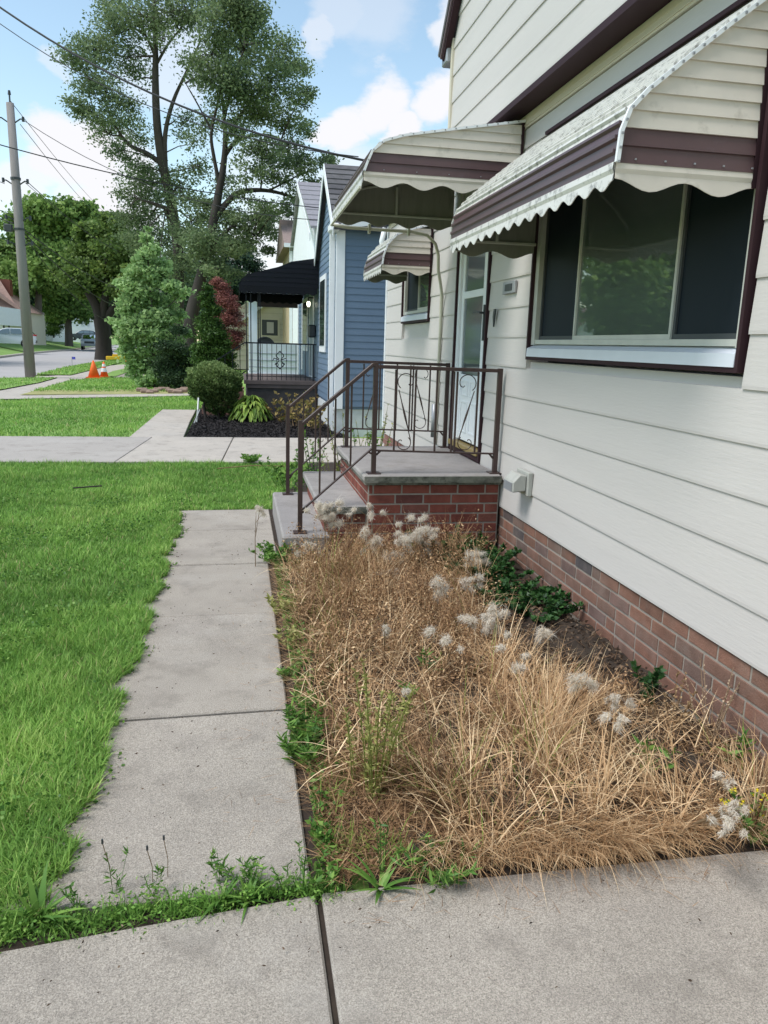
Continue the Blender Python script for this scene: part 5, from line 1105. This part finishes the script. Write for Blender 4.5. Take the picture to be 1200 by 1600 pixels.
# rosettes standing in the joint
def rosette(loc,n,L_,w,label,group=None,m=greenm,cat='weed',up0=.3,up1=1.3,name='weed_plant'):
    t=thing(name,loc,label,cat,group); az=rng.uniform(0,2*PI,n); P_=np.repeat(np.array([loc],float),n,0)+np.stack([np.cos(az),np.sin(az),0*az],1)*.01
    a0=rng.uniform(up0,up1,n); V,Fq,T_=blades(P_,az,a0,a0+rng.uniform(.2,.9,n),L_*rng.uniform(.6,1.1,n),w*rng.uniform(.7,1.2,n),4,rng.uniform(.15,.9,n),twist=0)
    link('foliage',npmesh('foliage',V,Fq,m,T_),t,kind='stuff'); return t
def lanc(loc,h,n,label,group=None,m=greenm,ls=.05,spr=.05,nl=16,asp=.22,lean=(0,0)): return spindly(loc,h,n,label,m,m,spr,ls,nl,asp=asp,group=group,lean=lean)
for i,(px,py,h,l) in enumerate([(128,1412,.12,'narrow leaved weed shoot in the joint, leftmost of the upright shoots'),(180,1395,.13,'narrow leaved weed shoot with a star of leaves in the joint, second from the left'),(240,1392,.11,'upright weed shoot in the joint at the middle of the walk end'),(345,1378,.11,'leafy weed shoot in the joint, right of the walk middle'),(375,1375,.10,'tufty weed shoot in the joint near the dense green clump'),(400,1380,.10,'dense green weed shoot just left of the bare part of the joint'),(445,1385,.13,'thin pale weed with tiny leaves near the right corner of the walk'),(472,1380,.15,'tall thin wispy weed at the corner where walk, bed and slab meet')]):
    c=g(px,py+8); lanc((c.x,c.y,-.01),h,3 if i not in(3,4,5) else 6,l,'weed shoots in the walk joint',ls=.026,nl=14)
for px,l in [(345,'flat green rosette hanging over the slab edge, left one'),(388,'broad bladed rosette hanging over the slab edge, right one'),(60,'large plantain rosette at the lower left corner of the lawn')]:
    c=g(px,1405 if px>100 else 1435); rosette((c.x,c.y,.0),16,.10 if px>100 else .14,.014 if px>100 else .022,l,'rosettes along the joint')
for px,py,qx,qy,l in [(175,1385,160,1318,'thin plantain seed stalk with dark head, left one over the walk'),(239,1380,230,1328,'thin plantain seed stalk with dark head, middle one over the walk'),(262,1372,256,1312,'faint plantain seed stalk with dark head, right one over the walk')]:
    a=g(px,py); b=aY(qx,qy,a.y-.02); t=thing('seed_stalk',tuple(a),l,'seed stalk','plantain seed stalks'); MB().tube([a,a.lerp(b,.5)+Vector((.006,0,0)),b],.0013,4).build('stem',stemdry,t); MB().tube([b,b+Vector((0,0,.014))],[.0035,.003],6).build('seed_head',darkmetal,t)
# ---- dry grass bed
def drybed():
    parts=[]
    def ok(x,y):
        k=~((x>1.44+.12*np.sin(y*3))&(y>3.1)&(y<5.25)); k&=~((x<.60)&(y<2.45)); k&=~((x>1.80)&(y>2.7)); k&=~((np.abs(x-.98)<.12)&(np.abs(y-3.12)<.11)); k&=~((x<.42)&(y<4.2)&(rng.uniform(size=len(x))<.5)); return k
    nt=620; tx=rng.uniform(.30,1.95,nt); ty=rng.uniform(2.02,5.42,nt); k=ok(tx,ty)&((vnoise(tx,ty,7,51)+rng.normal(0,.3,nt))>-.35); tx,ty=tx[k],ty[k]; nt=len(tx)
    hh=(.150+.03*(ty<3.0)+.07*(ty>3.8))*(1+.6*vnoise(tx,ty,5,31)+rng.normal(0,.25,nt)); hh=np.clip(hh,.05,.34)*np.clip((tx-.15)/.4,.4,1)
    per=44; q=np.repeat(np.arange(nt),per); n=len(q)
    tilt=np.abs(rng.normal(.35,.35,nt)); taz=rng.uniform(0,2*PI,nt)*.5+vnoise(tx,ty,3.5,33)*3; tt=.50+.24*vnoise(tx,ty,4,35)+rng.normal(0,.20,nt)-.12*(tx<.7)
    x=np.clip(tx[q]+rng.normal(0,.028,n),.25,1.98); y=np.clip(ty[q]+rng.normal(0,.028,n),2.0,5.52)
    az=taz[q]+rng.normal(0,.9,n); a0=np.abs(tilt[q]*.6+rng.normal(0,.28,n)); L_=hh[q]*rng.uniform(.5,1.7,n); a1=a0+rng.uniform(.3,2.6,n)*rng.uniform(.3,1,n)
    t=np.clip(tt[q]+rng.normal(-.04,.21,n),0,.93); t=np.where(rng.uniform(size=n)<.02+.10*(vnoise(x,y,3,91)>.55)+.10*(x<.62),1,t)
    parts.append(blades(np.stack([x,y,np.zeros(n)],1),az,a0,a1,L_,rng.uniform(.0018,.0056,n),5,t))
    # tangled, kinked long straws lying over the tufts
    n=9000; x=rng.uniform(.3,1.9,n); y=rng.uniform(2.02,5.4,n); k=ok(x,y); x,y=x[k],y[k]; n=len(x); az=rng.uniform(0,2*PI,n); a0=rng.uniform(.5,1.5,n)
    z=.12*rng.uniform(0,1,n)*(1+.5*vnoise(x,y,5,31)); parts.append(blades(np.stack([x,y,z],1),az,a0,a0+rng.uniform(.2,1.6,n),rng.uniform(.10,.30,n),rng.uniform(.0022,.0052,n),6,np.clip(rng.normal(.72,.16,n),0,.93)))
    # collapsed mat
    n=17000; x=rng.uniform(.26,1.95,n); y=rng.uniform(2.0,5.5,n); az=rng.uniform(0,2*PI,n); a0=rng.uniform(1.0,1.5,n); z=rng.uniform(.0,.06,n)*np.clip((x-.25)/.3,.3,1); keep=ok(x,y)|(rng.uniform(size=n)<.28)
    x,y,az,a0,z=x[keep],y[keep],az[keep],a0[keep],z[keep]; n=len(x)
    t=np.clip(rng.normal(.20,.2,n),0,.93); parts.append(blades(np.stack([x,y,z],1),az,a0,a0+rng.uniform(-.1,.6,n),rng.uniform(.05,.17,n),rng.uniform(.0014,.0034,n),4,t))
    # spilling over the slab and the walk
    n=2900; x=np.where(rng.uniform(size=n)<.5,rng.normal(1.12,.15,n),rng.uniform(.5,1.85,n)); y=rng.uniform(1.99,2.14,n); az=-PI/2+rng.normal(0,.6,n); a0=rng.uniform(.1,.8,n)
    parts.append(blades(np.stack([x,y,rng.uniform(.0,.03,n)],1),az,a0,a0+rng.uniform(.9,1.6,n),rng.uniform(.07,.26,n),rng.uniform(.0018,.0036,n),5,np.clip(rng.normal(.66,.15,n),0,.93)))
    n=1100; y=rng.uniform(2.4,5.4,n); x=rng.uniform(.22,.34,n); az=PI+rng.normal(0,.8,n); a0=rng.uniform(.8,1.45,n)
    parts.append(blades(np.stack([x,y,rng.uniform(.01,.04,n)],1),az,a0,a0+rng.uniform(.0,.4,n),rng.uniform(.04,.18,n),rng.uniform(.0014,.003,n),3,np.clip(rng.normal(.45,.2,n),0,.93)))
    # short green blades growing through at the front and the left
    n=1500; x=rng.uniform(.26,1.2,n); y=2.02+np.abs(rng.normal(0,.25,n)); k=vnoise(x,y,8,77)>.0; x,y=x[k],y[k]; n=len(x); az=rng.uniform(0,6.28,n); a0=rng.uniform(.1,.8,n)
    parts.append(blades(np.stack([x,y,np.zeros(n)],1),az,a0,a0+rng.uniform(.3,1.2,n),rng.uniform(.04,.13,n),rng.uniform(.003,.006,n),3,np.full(n,1.0)))
    return join(parts)
def deadforbs():
    ns=900; x=rng.uniform(.35,1.75,ns); y=2.3+3.1*rng.uniform(0,1,ns)**.6; k=~((x>1.44)&(y>3.1)&(y<4.9)); x,y=x[k],y[k]; ns=len(x); h=rng.uniform(.14,.36,ns)*np.clip(.6+(y-2.3)/4,.5,1.15); az=rng.uniform(0,6.28,ns); a0=rng.uniform(0,.35,ns)
    st=blades(np.stack([x,y,0*x],1),az,a0,a0+rng.uniform(0,.5,ns),h,np.full(ns,.0035),4,rng.uniform(0,.3,ns))
    m=26; q=np.repeat(np.arange(ns),m); n=len(q); u=rng.uniform(.35,1.02,n); aa=a0[q]+.15
    P_=np.stack([x[q]+np.cos(az[q])*np.sin(aa)*h[q]*u+rng.normal(0,.013,n),y[q]+np.sin(az[q])*np.sin(aa)*h[q]*u+rng.normal(0,.013,n),np.cos(aa)*h[q]*u+rng.normal(0,.008,n)],1); P_[:,2]=np.maximum(P_[:,2],.01)
    return join([st,leaves(P_,.017,.42,0,np.clip(rng.normal(.42,.22,n),0,.93))])
V,Fq,T_=deadforbs(); link('dead_weeds',npmesh('dead_weeds',V,Fq,strawm,T_),kind='stuff')
V,Fq,T_=drybed(); link('dry_grass',npmesh('dry_grass',V,Fq,strawm,T_),kind='stuff')
n=3800; x=rng.uniform(.24,.75,n); y=rng.uniform(2.0,2.75,n); P_=np.stack([x,y,rng.uniform(.01,.05,n)],1); a_=leaves(P_,.018,.35,.6,np.clip(rng.normal(.2,.18,n),0,.8))
az=rng.uniform(0,6.28,n); a0=rng.uniform(.7,1.5,n); b_=blades(P_*np.array([1,1,.6]),az,a0,a0+rng.uniform(0,.5,n),rng.uniform(.03,.13,n),rng.uniform(.0014,.0034,n),4,np.clip(rng.normal(.38,.22,n),0,1))
V,Fq,T_=join([a_,b_]); link('dry_litter',npmesh('dry_litter',V,Fq,strawm,T_),kind='stuff')
# leaf litter on the soil by the brick wall
n=5000; x=rng.uniform(1.25,1.97,n); y=rng.uniform(2.2,5.4,n); P_=np.stack([x,y,rng.uniform(.02,.075,n)],1); V,Fq,T_=leaves(P_,.028,.5,.5)
link('leaf_litter',npmesh('leaf_litter',V,Fq,mat('litter',(.1,.06,.03),.9,ramp=[(0,(.03,.02,.015)),(.5,(.09,.055,.035)),(1,(.22,.16,.11))]),T_),kind='stuff')
# strewn straw bits and grit on the slabs
n=260; x=np.concatenate([rng.uniform(.3,1.9,150),rng.uniform(-.1,.19,110)]); y=np.concatenate([1.96-np.abs(rng.normal(0,.10,150)),rng.uniform(2.3,5.4,110)]); P_=np.stack([x,y,np.full(n,.0185)],1)
V,Fq,T_=blades(P_,rng.uniform(0,2*PI,n),np.full(n,1.5),np.full(n,1.57),rng.uniform(.02,.09,n),rng.uniform(.0012,.0025,n),3,rng.uniform(0,.6,n)); link('straw_litter',npmesh('straw_litter',V,Fq,strawm,T_),kind='stuff')
n=420; x=np.concatenate([rng.uniform(-.5,.19,170),rng.uniform(-1,2.2,130),edgex(np.linspace(2.1,7.2,120))+np.abs(rng.normal(0,.03,120))]); y=np.concatenate([rng.uniform(2.15,7.2,170),1.97-np.abs(rng.normal(0,.25,130)),np.linspace(2.1,7.2,120)])
P_=np.stack([x,y,np.full(n,.0195)],1); V,Fq,T_=leaves(P_,.011,.5,.9); link('leaf_crumbs',npmesh('leaf_crumbs',V,Fq,MATS['litter'],T_),kind='stuff')
# ---- thistle fluff plants
def fluff(c,r,n,dr):
    c=np.array(c); dr=np.array(dr); u=rng.normal(size=(n,3))+dr*1.5; u/=np.linalg.norm(u,axis=1)[:,None]; o=c+rng.normal(0,r*.32,(n,3)); L_=r*rng.gamma(4,.2,n); w=.00085
    s=np.cross(u,rng.normal(size=(n,3))); s/=np.linalg.norm(s,axis=1)[:,None]; u2=u+rng.normal(0,.35,(n,3)); m=o+u*L_[:,None]*.5
    V=np.stack([o-s*w,o+s*w,m+s*w*.8,m-s*w*.8,m+u2*L_[:,None]*.55],1).reshape(-1,3); b=(np.arange(n)*5)[:,None]
    return V,[b+np.array([[0,1,2,3]]),b+np.array([[3,2,4]])],rng.uniform(0,1,5*n)
def thistle(px,py,Y,heads,label,root=None,spread=.06,r=.028):
    c=aY(px,py,min(Y,5.35)) if Y>=4.75 else g(px,py,.27 if Y<3.3 else .24); rt=Vector((min(c.x+random.uniform(-.05,.05),1.9),max(c.y+random.uniform(.02,.12),2.08),0)); t=thing('thistle_plant',tuple(rt),label,'weed','dried thistles gone to seed'); mb=MB()
    hd=[]
    nst=max(1,heads//4); mains=[]
    for i in range(nst):
        top=c+Vector((random.gauss(0,spread*.6),random.gauss(0,spread*.5),random.uniform(-.3,.6)*spread)); mains.append(top); mb.tube([rt,rt.lerp(top,.5)+Vector((random.uniform(-.01,.01),0,.01)),top],[.0032,.0026,.0015],5,cap=False)
    for i in range(heads):
        q=c+Vector((random.gauss(0,spread),random.gauss(0,spread*.7),random.gauss(0,spread*.7))); q.z=max(q.z,.05); hd.append(q); mt=min(mains,key=lambda p:(p-q).length); bp_=rt.lerp(mt,random.uniform(.55,.9)); mb.tube([bp_,bp_.lerp(q,.6)+Vector((0,0,.008)),q],[.0018,.0015,.0011],4,cap=False)
    mb.build('stem',stemdry,t)
    for q in hd:
        rr=r*random.uniform(.55,1.25); dr=(random.gauss(0,.7),random.gauss(0,.5),random.gauss(-.2,.7)); k=random.random()
        V,Fq,T_=join([fluff(q,rr,int(170+260*k),dr),fluff(q+Vector(dr)*rr*.7,rr*1.1,90,(dr[0],dr[1],-1))]); link('seed_head',npmesh('seed_head',V,Fq,fluffm,T_),t)
        MB().tube([q-Vector((0,0,.014)),q-Vector((0,0,.005)),q+Vector((0,0,.003))],[.003,.0085,.005],6).build('seed_cup',seedcup,t)
    V,Fq,T_=leaves(np.repeat(np.array([tuple(q) for q in hd]),9,0)+rng.normal(0,r*.6,(9*len(hd),3)),.013,.35); link('dry_bracts',npmesh('dry_bracts',V,Fq,seedcup,T_),t,kind='stuff')
seedcup=mat('seed_cup',(.30,.21,.13),.9)
TH=[(515,800,5.35,16,'tallest fluffy thistle in front of the middle step',.075,.03),(490,860,5.2,7,'low fluffy thistle at the left, below the bottom step',.05,.026),(405,800,5.5,4,'single drooping thistle head hanging over the walk by the bottom step',.02,.026),
 (582,800,5.3,4,'thistle with one round puff against the brick corner',.04,.026),(575,845,5.1,8,'fluffy thistle at the left of the white cluster',.07,.032),(635,850,5.0,20,'widest white thistle cluster in front of the stoop bricks',.10,.034),(660,835,5.15,14,'thistle cluster below the middle of the stoop bricks',.09,.030),
 (600,900,4.8,6,'thin fluffy thistle below the white cluster',.09,.022),(735,880,4.8,14,'dense fluffy thistle left of the dark green ivy',.07,.03),(745,905,4.7,6,'small thistle just below the dense one by the ivy',.05,.026),(695,915,4.5,5,'round fluffy thistle in the middle of the bed',.035,.03),
 (765,965,4.1,12,'pale fluffy thistle on the right half of the bed, below the ivy',.05,.026),(740,972,4.1,3,'small thistle left of the pale fluffy one',.02,.022),(857,985,3.7,5,'thistle near the bare soil strip by the bricks',.03,.024),(905,1070,3.2,7,'ragged white thistle left of the round puffs',.028,.026),
 (960,1095,3.1,5,'thistle with round puffs close to the brick wall',.025,.016),(955,1130,2.95,4,'thistle just below the round puffs',.022,.016),(1140,1272,2.35,14,'big ragged thistle at the lower right corner of the bed',.030,.013),(1125,1225,2.5,5,'small thistle above the ragged one at the lower right',.02,.012),
 (600,990,4.0,3,'faint thistle tuft in the centre left of the straw',.03,.02),(635,1085,3.3,2,'tiny fluffy tuft in the centre of the straw',.02,.018),(700,1000,3.9,4,'wispy thistle tuft in the centre right of the straw',.04,.02),(820,1040,3.4,4,'wispy thistle in front of the bare soil strip',.03,.018),(785,1010,3.6,3,'small wispy thistle right of the bed centre',.03,.018)]
for px,py,Y,nh,l,sp,r in TH: thistle(px,py,Y,nh,l,None,sp,r)
# ---- green weeds in the bed
def clump(px,py,h,n,label,m,ls,spr,nl=22,asp=.3,z=0): c=g(px,py,z); return lanc((c.x,c.y,z-.01),h,n,label,'green weeds in and beside the garden bed',m=m,ls=ls,spr=spr,nl=nl,asp=asp)
clump(430,880,.16,26,'bushy green weed at the foot of the bottom step',greenm,.035,.17,26,.5)
clump(462,885,.14,16,'green weed behind the bottom step corner beside the straw',greenm,.035,.13,20,.5)
clump(478,1170,.17,15,'bright green feathery weed leaning over the walk edge',greenm,.05,.10,26,.16); clump(470,1195,.13,12,'lower feathery green weed hanging over the walk edge',greenm,.05,.09,22,.16); clump(475,1120,.12,6,'thin feathery weed above the bright green one at the walk edge',greenm,.045,.05,18,.16)
clump(500,1320,.07,9,'small leafy weed in the left front part of the bed',greenm,.03,.06,14,.5); clump(503,1380,.08,8,'low weed at the bed corner by the joint',greenm,.03,.06,14,.4)
clump(690,1375,.10,18,'grassy green clump at the front edge of the bed',greenm,.05,.12,14,.15); clump(450,1010,.10,8,'yellow green weed at the walk edge half way up the bed',yelgreenm,.03,.08,16,.4); clump(445,1060,.07,6,'small green weed tuft at the walk edge',greenm,.04,.06,12,.3)
clump(585,1250,.50,8,'tall yellow green horseweed in the left part of the bed',yelgreenm,.024,.13,56,.3); clump(560,1230,.42,6,'shorter yellow green horseweed left of the tall one',yelgreenm,.024,.12,50,.3); clump(620,1190,.34,5,'pale horseweed right of the tall one',yelgreenm,.03,.06,34,.2)
clump(598,1375,.22,4,'thin sow thistle stem above a dandelion rosette',greenm,.03,.03,10,.2)
c=g(595,1392); rosette((c.x,c.y,.01),16,.12,.016,'dandelion rosette at the front edge of the bed','green weeds in and beside the garden bed')
clump(440,960,.14,10,'yellowing weed leaning on the walk above the middle joint',yelgreenm,.035,.12,20,.3)
for i,(x,y,h,n_,l) in enumerate([(1.72,5.1,.22,26,'dark green ivy mound at the stoop corner by the brick base'),(1.62,4.8,.22,26,'dark green ivy mound beside the fluffy thistles'),(1.78,4.5,.15,22,'low dark green ivy spreading along the brick base'),(1.74,4.15,.13,20,'lowest thin ivy patch where the bare soil begins'),(1.52,5.2,.26,20,'dark green ivy mound between the straw and the stoop corner'),(1.62,4.35,.13,16,'dark green ivy fringe at the edge of the straw')]):
    lanc((x,y,0),h,n_,l,'green weeds in and beside the garden bed',m=darkgreenm,ls=.042,spr=.30,nl=48,asp=.6)
lanc((1.80,2.95,0),.22,8,'small dark green weed against the brick wall','green weeds in and beside the garden bed',m=darkgreenm,ls=.04,spr=.06,nl=20,asp=.5)
lanc((1.80,2.72,0),.24,10,'brown seed weed in front of the brick wall','green weeds in and beside the garden bed',m=mat('brown_seed',(.3,.19,.09),.9,ramp=[(0,(.2,.12,.06)),(1,(.42,.29,.16))]),ls=.014,spr=.14,nl=40,asp=.8)
lanc((1.90,2.60,0),.36,9,'airy pale seed weed standing before the bricks','green weeds in and beside the garden bed',m=mat('pale_seed',(.42,.3,.2),.9,ramp=[(0,(.28,.19,.12)),(1,(.5,.38,.27))]),ls=.010,spr=.14,nl=22,asp=.8)
c=g(1180,1320); spindly((c.x,c.y,0),.16,12,'green weed with small yellow flowers at the right edge of the slab',greenm,greenm,.09,.03,16,flower=yellowm,asp=.4,group='green weeds in and beside the garden bed')
for x,y,h,l in [(1.22,5.35,.30,'green stalk with broad leaves before the stoop bricks, left one'),(1.62,5.4,.24,'green weed before the stoop bricks, near the house corner'),(1.88,2.42,.16,'green blade tuft between straw and bricks at the right edge'),(.72,3.0,.16,'green weed leaves deep in the straw'),(1.5,2.35,.22,'pale green shoot rising from the straw near the front'),(.9,3.4,.2,'green shoot in the middle of the straw')]:
    lanc((x,y,0),h,4,l,'green weeds in and beside the garden bed',ls=.06,spr=.06,nl=8,asp=.22)
# low ragged weeds and moss along the bed's left edge
n=2600; y=rng.uniform(2.1,5.45,n); x=.235+np.abs(rng.normal(0,.05,n)); P_=np.stack([x,y,rng.uniform(.0,.05,n)],1); V,Fq,T_=leaves(P_,.028,.4,.3,rng.uniform(0,1,n)); link('edge_weeds',npmesh('edge_weeds',V,Fq,greenm,T_),kind='stuff')
# twig lying in the lawn
c=g(340,745); c2=g(445,741); MB().tube([(c.x,c.y,.10),((c.x+c2.x)/2,c.y+.1,.12),(c2.x,c2.y,.10)],.006,5).build('fallen_twig',stemdry,None,label='pale thin stick lying on the lawn before the driveway',cat='stick')
c=g(115,776); c2=g(160,774); MB().tube([(c.x,c.y,.09),(c2.x,c2.y,.10)],.008,5).build('fallen_twig',barkdark,None,label='short dark twig lying in the left part of the lawn',cat='stick')
S.cycles.max_bounces=6 if hasattr(S,'cycles') else 6
print('TRIS',sum(len(o.data.loop_triangles) if False else len(o.data.polygons) for o in bpy.data.objects if o.type=='MESH'),len(bpy.data.objects))
